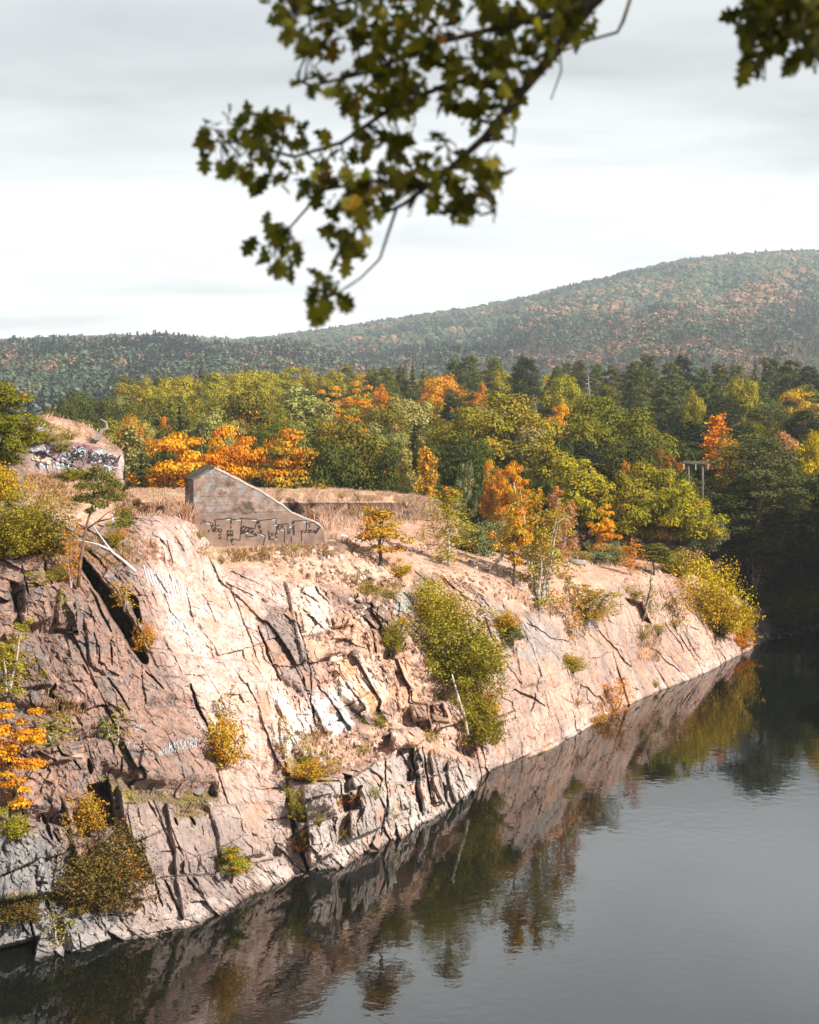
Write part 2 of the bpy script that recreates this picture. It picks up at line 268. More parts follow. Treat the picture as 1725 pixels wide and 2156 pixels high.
# ----------------------------------------------------------------- object helpers
def mesh_obj(name, V, faces, mat, parent=None, smooth=False):
    """faces: (n,3) or (n,4) int array or list of tuples"""
    me = bpy.data.meshes.new(name)
    V = np.asarray(V, np.float32)
    if isinstance(faces, np.ndarray):
        n, k = faces.shape
        me.vertices.add(len(V)); me.vertices.foreach_set('co', V.ravel())
        me.loops.add(n * k); me.loops.foreach_set('vertex_index', faces.astype(np.int32).ravel())
        me.polygons.add(n); me.polygons.foreach_set('loop_start', np.arange(0, n * k, k, dtype=np.int32))
        me.polygons.foreach_set('use_smooth', np.full(n, smooth))
        me.update(calc_edges=True)
    else:
        me.from_pydata([tuple(map(float, v)) for v in V], [], [tuple(f) for f in faces])
        for p in me.polygons: p.use_smooth = smooth
    if mat: me.materials.append(mat)
    o = bpy.data.objects.new(name, me); COL.objects.link(o)
    if parent: o.parent = parent
    return o
def fattr(o, name, arr):
    a = o.data.attributes.new(name, 'FLOAT', 'POINT'); a.data.foreach_set('value', np.asarray(arr, np.float32).ravel())
def cattr(o, name, arr):
    a = o.data.attributes.new(name, 'FLOAT_COLOR', 'POINT')
    c = np.ones((len(arr), 4), np.float32); c[:, :3] = arr
    a.data.foreach_set('color', c.ravel())
def tag(o, label=None, cat=None, group=None, kind=None):
    if label: o['label'] = label
    if cat: o['category'] = cat
    if group: o['group'] = group
    if kind: o['kind'] = kind
    return o
def empty(name, loc, label, cat, group=None, rz=0):
    o = bpy.data.objects.new(name, None); COL.objects.link(o); o.empty_display_size = .2
    o.location = loc; o.rotation_euler = (0, 0, rz)
    return tag(o, label, cat, group)
class MB:
    def __init__(s): s.v = []; s.f = []
    def tube(s, pts, rads, n=6):
        pts = [Vector(p) for p in pts]; b = len(s.v)
        for i, p in enumerate(pts):
            d = (pts[min(i + 1, len(pts) - 1)] - pts[max(i - 1, 0)]).normalized()
            u = d.cross(Vector((.3, .9, .2))).normalized(); w = d.cross(u)
            for k in range(n):
                a = 2 * math.pi * k / n
                s.v.append(p + (u * math.cos(a) + w * math.sin(a)) * rads[i])
        for i in range(len(pts) - 1):
            for k in range(n):
                s.f.append((b + i * n + k, b + i * n + (k + 1) % n, b + (i + 1) * n + (k + 1) % n, b + (i + 1) * n + k))
        s.f.append(tuple(b + k for k in range(n))[::-1]); s.f.append(tuple(b + (len(pts) - 1) * n + k for k in range(n)))
    def prism(s, loop, ext):
        b = len(s.v); n = len(loop)
        s.v += [Vector(p) for p in loop]; s.v += [Vector(p) + Vector(ext) for p in loop]
        s.f.append(tuple(range(b, b + n))); s.f.append(tuple(range(b + n, b + 2 * n))[::-1])
        for k in range(n): s.f.append((b + k, b + n + k, b + n + (k + 1) % n, b + (k + 1) % n))
    def build(s, name, mat, parent=None, smooth=False): return mesh_obj(name, [tuple(v) for v in s.v], s.f, mat, parent, smooth)

# ----------------------------------------------------------------- materials
def mat(name):
    m = bpy.data.materials.new(name); m.use_nodes = True
    nt = m.node_tree; nt.nodes.clear()
    return m, nt, nt.nodes, nt.links
def N(nt, t, **kw):
    n = nt.nodes.new(t)
    for k, v in kw.items():
        if k.startswith('i_'): n.inputs[k[2:].replace('_', ' ')].default_value = v
        else: setattr(n, k, v)
    return n
def mix_rgb(nt, a, b, fac, mode='MIX'):
    n = nt.nodes.new('ShaderNodeMix'); n.data_type = 'RGBA'; n.blend_type = mode
    for s, v in ((n.inputs[0], fac), (n.inputs[6], a), (n.inputs[7], b)):
        if hasattr(v, 'is_linked'): nt.links.new(v, s)
        else: s.default_value = v if isinstance(v, float) else (*v, 1)
    return n.outputs[2]
def noise(nt, scale, det=4, rough=.55, vec=None, dist=0.):
    n = nt.nodes.new('ShaderNodeTexNoise'); n.inputs['Scale'].default_value = scale; n.inputs['Detail'].default_value = det
    n.inputs['Roughness'].default_value = rough; n.inputs['Distortion'].default_value = dist
    if vec: nt.links.new(vec, n.inputs['Vector'])
    return n.outputs['Fac']
def ramp(nt, fac, stops):
    n = nt.nodes.new('ShaderNodeValToRGB'); e = n.color_ramp.elements
    while len(e) > 1: e.remove(e[-1])
    e[0].position = stops[0][0]; e[0].color = (*stops[0][1], 1)
    for p, c in stops[1:]:
        q = e.new(p); q.color = (*c, 1)
    nt.links.new(fac, n.inputs[0]); return n.outputs[0]
def surf(nt, col, rough=.9, spec=.2, bump=None, bstr=.3, bdist=.02):
    b = nt.nodes.new('ShaderNodeBsdfPrincipled'); o = nt.nodes.new('ShaderNodeOutputMaterial')
    if hasattr(col, 'is_linked'): nt.links.new(col, b.inputs['Base Color'])
    else: b.inputs['Base Color'].default_value = (*col, 1)
    b.inputs['Roughness'].default_value = rough; b.inputs['Specular IOR Level'].default_value = spec
    if bump is not None:
        k = nt.nodes.new('ShaderNodeBump'); k.inputs['Strength'].default_value = bstr; k.inputs['Distance'].default_value = bdist
        nt.links.new(bump, k.inputs['Height']); nt.links.new(k.outputs[0], b.inputs['Normal'])
    nt.links.new(b.outputs[0], o.inputs['Surface']); return b
def plain(name, c1, c2, scale=3., rough=.85, spec=.2, bstr=.4, bdist=.02):
    m, nt, _, _ = mat(name)
    tc = N(nt, 'ShaderNodeTexCoord'); f = noise(nt, scale, 6, .6, tc.outputs['Object'])
    surf(nt, ramp(nt, f, [(.3, c1), (.7, c2)]), rough, spec, f, bstr, bdist); return m
def attr_col(name, rough=.92, scale=2.5, lo=.75, hi=1.2, bdist=.05, bstr=.5, attr='Col'):
    m, nt, _, _ = mat(name)
    g = N(nt, 'ShaderNodeNewGeometry'); a = N(nt, 'ShaderNodeAttribute', attribute_name=attr)
    f = noise(nt, scale, 7, .68, g.outputs['Position'])
    r_ = ramp(nt, f, [(.28, (lo,) * 3), (.72, (hi,) * 3)])
    surf(nt, mix_rgb(nt, a.outputs['Color'], r_, 1.0, 'MULTIPLY'), rough, .15, f, bstr, bdist); return m
def leaf_mat(name, autumn=(.62, .25, .016), trans=.2, spread=.5):
    m, nt, _, _ = mat(name)
    oi = N(nt, 'ShaderNodeObjectInfo'); a = N(nt, 'ShaderNodeAttribute', attribute_name='lv')
    g = N(nt, 'ShaderNodeNewGeometry')
    pn = noise(nt, .55, 2, .5, g.outputs['Position'])
    ad = N(nt, 'ShaderNodeMath', operation='MULTIPLY_ADD'); nt.links.new(pn, ad.inputs[0]); ad.inputs[1].default_value = 1.6; ad.inputs[2].default_value = -.8
    a2 = N(nt, 'ShaderNodeMath', operation='ADD'); nt.links.new(a.outputs['Fac'], a2.inputs[0]); nt.links.new(ad.outputs[0], a2.inputs[1])
    th = N(nt, 'ShaderNodeMath', operation='MULTIPLY_ADD'); nt.links.new(oi.outputs['Alpha'], th.inputs[0]); th.inputs[1].default_value = 1.25; th.inputs[2].default_value = -.22
    lt = N(nt, 'ShaderNodeMath', operation='LESS_THAN'); nt.links.new(a2.outputs[0], lt.inputs[0]); nt.links.new(th.outputs[0], lt.inputs[1])
    c = mix_rgb(nt, oi.outputs['Color'], autumn, lt.outputs[0])
    hv = N(nt, 'ShaderNodeHueSaturation')
    nt.links.new(c, hv.inputs['Color'])
    b = N(nt, 'ShaderNodeAttribute', attribute_name='lr')
    v = N(nt, 'ShaderNodeMath', operation='MULTIPLY_ADD'); nt.links.new(b.outputs['Fac'], v.inputs[0]); v.inputs[1].default_value = 2 * spread; v.inputs[2].default_value = 1 - spread
    h = N(nt, 'ShaderNodeMath', operation='MULTIPLY_ADD'); nt.links.new(a.outputs['Fac'], h.inputs[0]); h.inputs[1].default_value = .05; h.inputs[2].default_value = .475
    nt.links.new(v.outputs[0], hv.inputs['Value']); nt.links.new(h.outputs[0], hv.inputs['Hue'])
    d = N(nt, 'ShaderNodeBsdfDiffuse'); t = N(nt, 'ShaderNodeBsdfTranslucent'); mx = N(nt, 'ShaderNodeMixShader'); mx.inputs[0].default_value = trans
    o = N(nt, 'ShaderNodeOutputMaterial')
    nt.links.new(hv.outputs[0], d.inputs[0]); nt.links.new(hv.outputs[0], t.inputs[0])
    nt.links.new(d.outputs[0], mx.inputs[1]); nt.links.new(t.outputs[0], mx.inputs[2]); nt.links.new(mx.outputs[0], o.inputs[0])
    return m
M = {}
M['rock'] = attr_col('quarry_rock', scale=3.0, lo=.66, hi=1.28, bdist=.10, bstr=.55)
M['stone'] = attr_col('loose_stone', scale=4.0, lo=.7, hi=1.25, bdist=.04)
M['leaf'] = leaf_mat('broad_leaves')
M['needle'] = leaf_mat('pine_needles', (.16, .12, .02), .12, .45)
M['bark'] = plain('dark_bark', (.035, .026, .02), (.10, .075, .055), 6)
M['pinebark'] = plain('pine_bark', (.10, .06, .04), (.28, .16, .10), 6)
M['birchbark'] = plain('birch_bark', (.25, .22, .19), (.72, .69, .64), 7)
M['dead'] = plain('weathered_wood', (.17, .15, .135), (.40, .37, .34), 5)
M['far'] = attr_col('far_foliage', scale=.35, lo=.7, hi=1.3, bdist=.3, bstr=.2)
M['grass'] = attr_col('dry_grass', scale=.6, lo=.85, hi=1.15)

# ----------------------------------------------------------------- the cliff itself
def polyw(x, y, poly, s): return pmask(x, y, poly, s)[:, None]
def build_cliff():
    step = 1.5
    xs = np.arange(-140, 1760, step); nr = 800
    v = np.linspace(0, 1, nr)
    ty = Ty(xs); wy = Wy(xs) + 60
    X = np.repeat(xs[:, None], nr, 1)
    ym = np.where(xs < 900, 1112., np.maximum(ty + 40, 1112)); ym = np.minimum(ym, wy - 60); s0 = .22
    Yp = np.where(v[None] < s0, ty[:, None] + (ym - ty)[:, None] * (v[None] / s0), ym[:, None] + (wy - ym)[:, None] * ((v[None] - s0) / (1 - s0)))
    x = X.ravel(); y = Yp.ravel()
    Y, p, q, sand, crk, plat, (v1, v2, v3, e1, e2, e3) = depth(x, y, True, True)
    V = W3(x, y, Y).reshape(len(xs), nr, 3)
    # ---------- albedo of each kind of ground
    z = V.reshape(-1, 3)[:, 2]
    n1 = fbm(p * .35, 4, 101); n2 = fbm(p * 1.4, 4, 111); n3 = fbm(p * 4.5, 3, 121); n4 = fbm(q * np.array([2.2, .35, 1]), 3, 131)
    def L(a, b, t): return np.asarray(a) + (np.asarray(b) - np.asarray(a)) * np.clip(t, 0, 1)[:, None]
    wx = x + 14 * n2; wy_ = y + 14 * fbm(p * .9, 3, 141)
    n5 = fbm(p * 10.0, 2, 161); n6 = fbm(p * .8, 3, 171)
    c = L((.215, .150, .128), (.30, .195, .155), .5 + n1 * 1.4)                    # weathered pinkish granite; its darkness against the pale slab is partly shade in colour
    c = L(c, (.165, .150, .146), np.clip(n2 * 1.9 + .1, 0, 1) * .8)             # grey lichen skin
    c = L(c, (.40, .235, .165), np.clip(n3 * 2.6 - .25, 0, 1) * .8); c = L(c, (.10, .08, .072), np.clip(n5 * 3 - .5, 0, 1) * .6)                 # small rust-pink scabs
    c = L(c, c * .62, np.clip(n4 * 2 - .35, 0, 1) * .8)                          # streaks down the dip
    ctr = np.maximum(pmask(wx, wy_, [(290, 1085), (400, 1095), (500, 1200), (640, 1220), (720, 1260), (690, 1500), (640, 1640), (600, 1800), (480, 1700), (420, 1500), (330, 1300)], 60), 0)
    pale = L((.49, .345, .295), (.65, .51, .45), .5 + n2 * 1.3)
    pale = L(pale, (.29, .225, .20), np.clip(n1 * 1.6 + n4 + n6 - .1, 0, 1) * .85)
    pale = L(pale, (.44, .27, .19), np.clip(n3 * 2 - .2, 0, 1) * .6); pale = L(pale, (.22, .165, .145), np.clip(n5 * 3 - .4, 0, 1) * .55)
    c = L(c, pale, ctr)
    rgt = pmask(wx, wy_, [(880, 1240), (1000, 1230), (1120, 1290), (1250, 1230), (1480, 1220), (1600, 1370), (1300, 1520), (1010, 1680), (600, 1860), (620, 1640), (800, 1600)], 30)
    rp = L((.40, .275, .225), (.54, .37, .295), .5 + n1 * 1.5 + n2 * .6)
    rp = L(rp, (.245, .215, .205), np.clip(n4 * 1.9 + n6, 0, 1) * .8); rp = L(rp, (.20, .145, .12), np.clip(n5 * 3 - .45, 0, 1) * .55)
    c = L(c, rp, rgt)
    gry = pmask(wx, wy_, [(1010, 1270), (1110, 1285), (1180, 1330), (1190, 1400), (1080, 1400), (1040, 1360)], 25)
    c = L(c, L((.225, .21, .203), (.37, .32, .295), .5 + n2 + n3 * .6 + n4), gry * .8)
    slab = pmask(wx, wy_, [(545, 1310), (570, 1275), (612, 1275), (655, 1400), (655, 1470), (600, 1440)], 8)
    c = L(c, L((.19, .155, .142), (.29, .23, .205), .5 + n2 + n3), slab * .9)
    frs = pmask(wx, wy_, [(618, 1225), (660, 1215), (705, 1300), (700, 1345), (640, 1350), (620, 1290)], 10)
    c = L(c, L((.52, .42, .36), (.70, .59, .52), .5 + n2 + n3), frs * .9)
    org = pmask(wx, wy_, [(690, 1380), (765, 1355), (835, 1470), (790, 1500), (720, 1480)], 9)
    c = L(c, L((.56, .31, .18), (.70, .56, .47), .5 + n1 * 1.6 + n2 + n4), org)
    wht = np.maximum(pmask(wx, wy_, [(575, 1470), (640, 1450), (660, 1470), (660, 1540), (610, 1590), (590, 1600), (580, 1540)], 9), pmask(wx, wy_, [(664, 1460), (700, 1448), (755, 1530), (690, 1555), (664, 1520)], 9))
    c = L(c, (.70, .72, .71), wht * np.clip(.55 + n2 * 1.6 + n4 + n3, 0, .95))
    drip = pmask(wx, wy_, [(790, 1590), (828, 1600), (830, 1700), (800, 1740)], 10)
    c = L(c, (.60, .66, .58), drip * np.clip(.3 + n4 * 2, 0, .8))
    teal = pmask(wx, wy_, [(840, 1235), (872, 1230), (872, 1300), (836, 1320)], 10)
    c = L(c, (.44, .50, .46), teal * np.clip(.3 + n2 * 2, 0, .8))
    blok = pmask(wx, wy_, [(832, 1655), (872, 1650), (876, 1712), (838, 1712)], 5)
    c = L(c, (.30, .31, .27), blok * .7)
    warm = pmask(wx, wy_, [(700, 1290), (740, 1290), (830, 1370), (880, 1400), (900, 1480), (850, 1500), (830, 1440), (770, 1360), (700, 1345)], 12)
    c = L(c, L((.50, .30, .19), (.60, .42, .31), .5 + n2), warm * .8)
    brn = pmask(wx, wy_, [(860, 1480), (910, 1470), (945, 1490), (945, 1530), (880, 1530), (862, 1510)], 8)
    c = L(c, (.24, .15, .10), brn * .7)
    blg = pmask(wx, wy_, [(-60, 1740), (100, 1740), (190, 1880), (260, 1930), (220, 2010), (-60, 2120)], 45)
    c = L(c, L((.15, .15, .152), (.25, .245, .242), .5 + n4 + n2), blg * .95)  # grey lower-left rock, darkened further in colour for the corner falloff
    gb = pmask(wx, wy_, [(608, 1652), (720, 1640), (800, 1604), (830, 1588), (900, 1570), (960, 1596), (1010, 1630), (1015, 1670), (850, 1750), (650, 1840), (625, 1760)], 12)
    c = L(c, L((.29, .262, .25), (.44, .385, .355), .5 + n1 + n2 * .8 + n4), gb * .8)
    c = L(c, L((.23, .20, .19), (.36, .29, .26), .5 + n1 * 1.4 + n4), .7 * pmask(wx, wy_, [(240, 1690), (400, 1680), (590, 1660), (630, 1790), (640, 1840), (420, 1930), (300, 1960), (270, 1860)], 50))
    # joints are dark and dirty
    c = L(c, (.11, .075, .055), np.clip(crk, 0, 1) * .55)
    # sand and rubble
    sc = L((.44, .265, .185), (.58, .385, .285), .5 + n2 * 1.2 + n3 * .8); sc = L(sc, (.27, .165, .115), np.clip(n5 * 3 - .5, 0, 1) * .6)
    sc = L(sc, (.36, .21, .14), np.clip(n1 * 2 - .1, 0, 1) * .55)
    c = L(c, sc, sand * (1 - crk * .5))
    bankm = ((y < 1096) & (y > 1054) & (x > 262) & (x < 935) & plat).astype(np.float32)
    bl = L((.075, .045, .032), (.20, .125, .09), np.clip((y - 1058) / 34, 0, 1) * .6 + .2 + n2 * 1.2 + n3)  # brown soil with the shade under the grass lip put into its colour
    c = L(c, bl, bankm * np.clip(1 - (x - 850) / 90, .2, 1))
    c = L(c, L((.40, .26, .17), (.50, .35, .25), .5 + n2), (plat & (y < 1058) & (x < 940)).astype(np.float32))
    # soil and moss
    soil = np.zeros(len(x), np.float32); moss = np.zeros(len(x), np.float32)
    for poly, s in [([(60, 1130), (260, 1130), (300, 1180), (180, 1200), (60, 1180)], 25), ([(110, 1215), (190, 1225), (240, 1290), (170, 1260)], 14), ([(250, 1100), (330, 1150), (370, 1195), (300, 1170)], 12), ([(60, 1035), (180, 1050), (160, 1085), (80, 1070)], 12),
                    ([(200, 1640), (330, 1672), (460, 1665), (460, 1690), (300, 1690)], 8), ([(600, 1620), (720, 1590), (700, 1640), (610, 1650)], 10), ([(1130, 1270), (1240, 1300), (1300, 1290), (1200, 1260)], 9), ([(1370, 1320), (1390, 1380), (1330, 1400)], 10), ([(1040, 1195), (1110, 1240), (1130, 1285), (1060, 1240)], 12), ([(120, 1450), (180, 1500), (110, 1520), (80, 1480)], 14), ([(640, 1150), (730, 1165), (720, 1185), (640, 1175)], 8), ([(180, 905), (250, 925), (235, 940), (190, 930)], 6), ([(0, 1880), (80, 1870), (80, 1930), (0, 1940)], 10)]:
        soil = np.maximum(soil, pmask(wx, wy_, poly, s))
    c = L(c, L((.13, .075, .045), (.26, .15, .09), .5 + n2 * 1.5), soil * np.clip(.55 + n3 * 1.8 + n2, 0, 1))
    for poly, s in [([(205, 1630), (300, 1670), (460, 1668), (460, 1685), (370, 1690), (280, 1690)], 7), ([(60, 1020), (240, 1020), (200, 1060), (80, 1060)], 14), ([(60, 935), (120, 905), (180, 920), (120, 935)], 9), ([(420, 1155), (560, 1170), (660, 1160), (600, 1185), (480, 1190)], 9), ([(365, 1690), (440, 1690), (435, 1715), (370, 1722)], 7), ([(0, 1890), (85, 1885), (80, 1925), (0, 1930)], 9), ([(1175, 1375), (1235, 1375), (1225, 1400), (1180, 1400)], 6), ([(720, 1210), (850, 1230), (830, 1262), (740, 1240)], 9), ([(660, 1560), (600, 1600), (640, 1640)], 10)]:
        moss = np.maximum(moss, pmask(wx + 10 * n3, wy_ + 12 * n6, poly, s))
    c = L(c, L((.11, .11, .025), (.24, .19, .05), .5 + n2), moss * np.clip(.4 + n3 * 2 + n2 * 1.3, 0, 1))
    # graffiti wall colours under the mound
    gm = pmask(x, y, [(66, 946), (130, 925), (180, 935), (245, 955), (262, 965), (262, 990), (200, 1000), (60, 985)], 4)
    gc = L((.20, .155, .14), (.33, .265, .24), .5 + n2)
    gc = L(gc, (.20, .11, .13), np.clip(vnoise(p * np.array([1.6, .3, 1.6]), 151) * 3 - .6, 0, 1) * .85)
    gc = L(gc, (.34, .38, .42), np.clip(vnoise(p * np.array([1.9, .3, 1.9]) + 9, 157) * 3 - .5, 0, 1) * .8)
    c = L(c, gc, gm * .9)
    c = L(c, (.50, .42, .37), pmask(x, y, [(200, 950), (262, 960), (266, 1030), (252, 1030), (250, 1000), (246, 965)], 5) * .6)
    # bleached band above the water, dark wet line at it
    band = sm(.75, .35, z + .25 * n2) * sm(-.02, .05, z)
    c = L(c, L((.44, .39, .36), (.58, .52, .48), .5 + n2), band * .7 * np.clip(.25 + x / 900., .25, .8) * np.clip(.55 + n1 * 1.5 + n2 * 1.5, 0, 1))
    c = L(c, c * .45, sm(.10, .02, z))
    c = L(c, (.10, .065, .03), sm(.0, -.6, z) * .7)
    corner_shade = sm(1592, 1640, wx) * np.clip(.9 + n2 + n3, 0, 1)      # shade of the far corner put into the rock colour
    c = L(c, L((.022, .018, .012), (.06, .045, .026), .5 + n2 + n3), corner_shade)
    ors = np.clip(n6 * 2.4 + n2 * 1.2 - .35, 0, 1) * np.maximum(ctr, rgt) * (1 - sand)
    c = L(c, (.50, .275, .175), ors * .6)
    c = np.clip(c, .01, .85)
    # ---------- back of the terrain so it is a body, not a sheet
    nb = 6
    back = np.zeros((len(xs), nb, 3)); top = V[:, 0, :]
    ramp_ = [(14, 0.0), (10, -.6), (7, -2), (5, -4), (3, -7), (1, -12)]
    for k, (dy_, dz_) in enumerate(ramp_):
        hillc = (xs < 264)
        back[:, k, 0] = np.where(hillc, top[:, 0] * (top[:, 1] + (1.5, 3.5, 6, 9, 12, 14)[k]) / top[:, 1] - .25 * (k + 1), top[:, 0])
        back[:, k, 1] = top[:, 1] + np.where(hillc, (1.5, 3.5, 6, 9, 12, 14)[k], (2, 6, 12, 18, 24, 28)[k])
        back[:, k, 2] = top[:, 2] + np.where(hillc, (-.3, -1.2, -3, -6, -9, -14)[k], (-.1, -.6, -2.2, -4.5, -7, -10)[k])
    back = back[:, ::-1]
    A = np.concatenate([back, V], 1); nr2 = nr + nb
    cb = np.concatenate([np.repeat(c.reshape(len(xs), nr, 3)[:, :1], nb, 1) * np.array([.6, .6, .5]), c.reshape(len(xs), nr, 3)], 1)
    i = np.arange(len(xs) - 1)[:, None] * nr2 + np.arange(nr2 - 1)[None]
    i = i.ravel(); f = np.stack([i, i + 1, i + nr2 + 1, i + nr2], 1)
    f = f[~((np.repeat((xs[:-1] < 264) & (xs[1:] >= 264), nr2 - 1)) & (np.tile(np.arange(nr2 - 1), len(xs) - 1) <= nb))]
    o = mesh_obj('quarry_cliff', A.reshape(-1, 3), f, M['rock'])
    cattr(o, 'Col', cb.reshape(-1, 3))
    tag(o, 'pink granite quarry cliff with sandy terraces above dark water', None, None, 'structure')
    return o
CLIFF = build_cliff()

# ----------------------------------------------------------------- painted lines that lie on a surface
def ribbons(name, lines, m, parent, where, off=.025):
    V = []; Fc = []
    for pts, w in lines:
        pts = [np.array(p, float) for p in pts]; dense = []
        for a, b in zip(pts[:-1], pts[1:]):
            k = max(1, int(np.hypot(*(b - a)) / 2.2))
            dense += [a + (b - a) * t / k for t in range(k)]
        dense.append(pts[-1]); D = np.array(dense)
        T = np.gradient(D, axis=0) if len(D) > 1 else np.array([[1., 0]]); T /= np.linalg.norm(T, axis=1)[:, None] + 1e-9
        nn = np.stack([-T[:, 1], T[:, 0]], 1) * w / 2
        E = np.concatenate([D + nn, D - nn]); b = len(V)
        V += list(where(E[:, 0], E[:, 1], off)); n = len(D)
        Fc += [(b + k, b + k + 1, b + n + k + 1, b + n + k) for k in range(n - 1)]
    return mesh_obj(name, V, Fc, m, parent)
def fills(name, polys, m, parent, where, off=.02):
    V = []; Fc = []
    for poly in polys:
        b = len(V); a = np.array(poly, float); V += list(where(a[:, 0], a[:, 1], off)); Fc.append(tuple(range(b, b + len(a))))
    return mesh_obj(name, V, Fc, m, parent)
def on_cliff(x, y, off): 
    Y = depth(x, y) - off * 2; return W3(np.asarray(x), np.asarray(y), Y)
def paint(name, c): return plain(name, tuple(v * .8 for v in c), c, 5, .7, .3, .1)
M['p_white'] = paint('white_paint', (.55, .58, .59)); M['p_black'] = paint('black_paint', (.02, .024, .026)); M['p_orange'] = paint('orange_paint', (.62, .24, .06))
M['p_pale'] = paint('pale_blue_paint', (.40, .46, .49)); M['p_plum'] = paint('plum_paint', (.16, .07, .10)); M['p_teal'] = paint('teal_paint', (.33, .47, .46)); M['p_yel'] = paint('peach_paint', (.52, .36, .26))
GL = {'M': [[(0, 1), (0.05, 0), (.5, .6), (.95, 0), (1, 1)]], 'A': [[(0, 1), (.5, 0), (1, 1)], [(.2, .62), (.8, .62)]], 'S': [[(.95, .08), (.4, 0), (.05, .25), (.9, .65), (.6, 1), (0, .95)]],
      'C': [[(.95, .08), (.35, 0), (0, .5), (.35, 1), (.95, .92)]], 'R': [[(0, 1), (0, 0), (.85, .1), (.85, .42), (0, .52), (.95, 1)]], 'U': [[(0, 0), (.05, .85), (.5, 1), (.95, .85), (1, .1)]], 'T': [[(0, 0), (1, 0)], [(.5, 0), (.5, 1)]], 'I': [[(.5, 0), (.5, 1)]], 'V': [[(0, 0), (.5, 1), (1, 0)]]}
def word(txt, x0, y0, x1, y1, h, w, slant=-.15):
    out = []; n = len(txt)
    for k, ch in enumerate(txt):
        cw = (x1 - x0) / n; ox = x0 + cw * k; oy = y0 + (y1 - y0) * k / max(n - 1, 1)
        for st in GL.get(ch, []): out.append(([(ox + u * cw * .78 - (v - 1) * h * -slant, oy + v * h) for u, v in st], w))
    return out
_r = random.Random(9)
wl = word('MASSACRA', 356, 1563, 416, 1551, 22, 1.5, -.05)
wl += word('MAS', 335, 1580, 352, 1576, 11, 1.3)
ribbons('painted_words', wl, M['p_pale'], CLIFF, on_cliff)
wl = word('U', 283, 1524, 299, 1524, 12, 1.8) + word('SVTIA', 238, 1564, 303, 1562, 12, 1.2) + word('TIT', 306, 1585, 330, 1582, 9, 1.0)
for k in range(13):      # tall washed-out letters on the pale slab
    bx = 303 + k * 7.2; by = 1190 + k * 3.2
    wl.append(([(bx, by + _r.uniform(-6, 6)), (bx + 7, by + 28), (bx + 13, by + _r.uniform(38, 66))], _r.uniform(2.2, 4.2)))
for k in range(11):
    bx = 352 + k * 4; by = 1292 + _r.uniform(-8, 14) + k * 1.5
    wl.append(([(bx, by), (bx + 5, by + 10), (bx + _r.uniform(2, 9), by + 22)], _r.uniform(2.2, 4.4)))
for k in range(0):
    bx = 588 + k * 6; by = 1462 + _r.uniform(0, 12)
    wl.append(([(bx, by), (bx + 2, by + 30), (bx + _r.uniform(-4, 4), by + _r.uniform(45, 90))], _r.uniform(1.5, 3.5)))
wl += word('SIUY', 668, 1452, 700, 1446, 9, 1.1)
ribbons('faded_paint', wl, M['p_pale'], CLIFF, on_cliff, .02)
# the crowded graffiti on the rock wall under the left mound
gw = {k: [] for k in ('p_black', 'p_pale', 'p_plum', 'p_teal', 'p_yel', 'p_white')}
for k in range(86):
    x = _r.uniform(72, 250); yl = 936 + max(0, (x - 180)) * .28; y = _r.uniform(yl + 4, 992 - max(0, 100 - x) * .2)
    s = _r.uniform(5, 13); a0 = _r.uniform(0, 6.3); sw = _r.uniform(2, 5.5) * _r.choice((-1, 1)); el = _r.uniform(.5, 1.5)
    pts = [(x + math.cos(a0 + sw * t / 7) * s * el * .7, min(995, max(yl, y + math.sin(a0 + sw * t / 7) * s * .7))) for t in range(8)]
    gw[_r.choice(['p_black'] * 4 + ['p_pale'] * 4 + ['p_plum'] * 5 + ['p_teal'] * 2 + ['p_white'] * 2 + ['p_yel'] * 0)].append((pts, _r.uniform(1.3, 3.2)))
def circ(x, y, rx, ry, a0, a1, n=14): return [(x + rx * math.cos(R(a0 + (a1 - a0) * t / n)), y + ry * math.sin(R(a0 + (a1 - a0) * t / n))) for t in range(n + 1)]
gw['p_black'] += [(circ(233, 968, 10, 9, 0, 340), 2.2), ([(243, 962), (248, 974), (254, 958), (247, 966)], 2.0), ([(200, 955), (197, 966), (206, 970), (208, 957), (200, 953)], 2.2), ([(207, 968), (214, 955), (221, 970)], 2.2), ([(222, 972), (218, 958), (226, 955)], 2.0), ([(190, 950), (195, 962), (188, 972)], 1.8)]
for k, L_ in gw.items(): ribbons('graffiti_tags', L_, M[k], CLIFF, on_cliff, .02 + .012 * ['p_white', 'p_pale', 'p_plum', 'p_teal', 'p_yel', 'p_black'].index(k))
fills('graffiti_dots', [circ(141 - 60 + dx, 966 + dy, 5.5, 5.5, 0, 350, 12) for dx, dy in ((0, 0), (11, 3), (22, 6), (-9, -2))], M['p_yel'], CLIFF, on_cliff, .07)
ribbons('white_stripe_paint', [([(241, 1062), (240, 1080)], 3.2), ([(238, 1086), (240, 1104)], 5)], M['p_white'], CLIFF, on_cliff, .05)

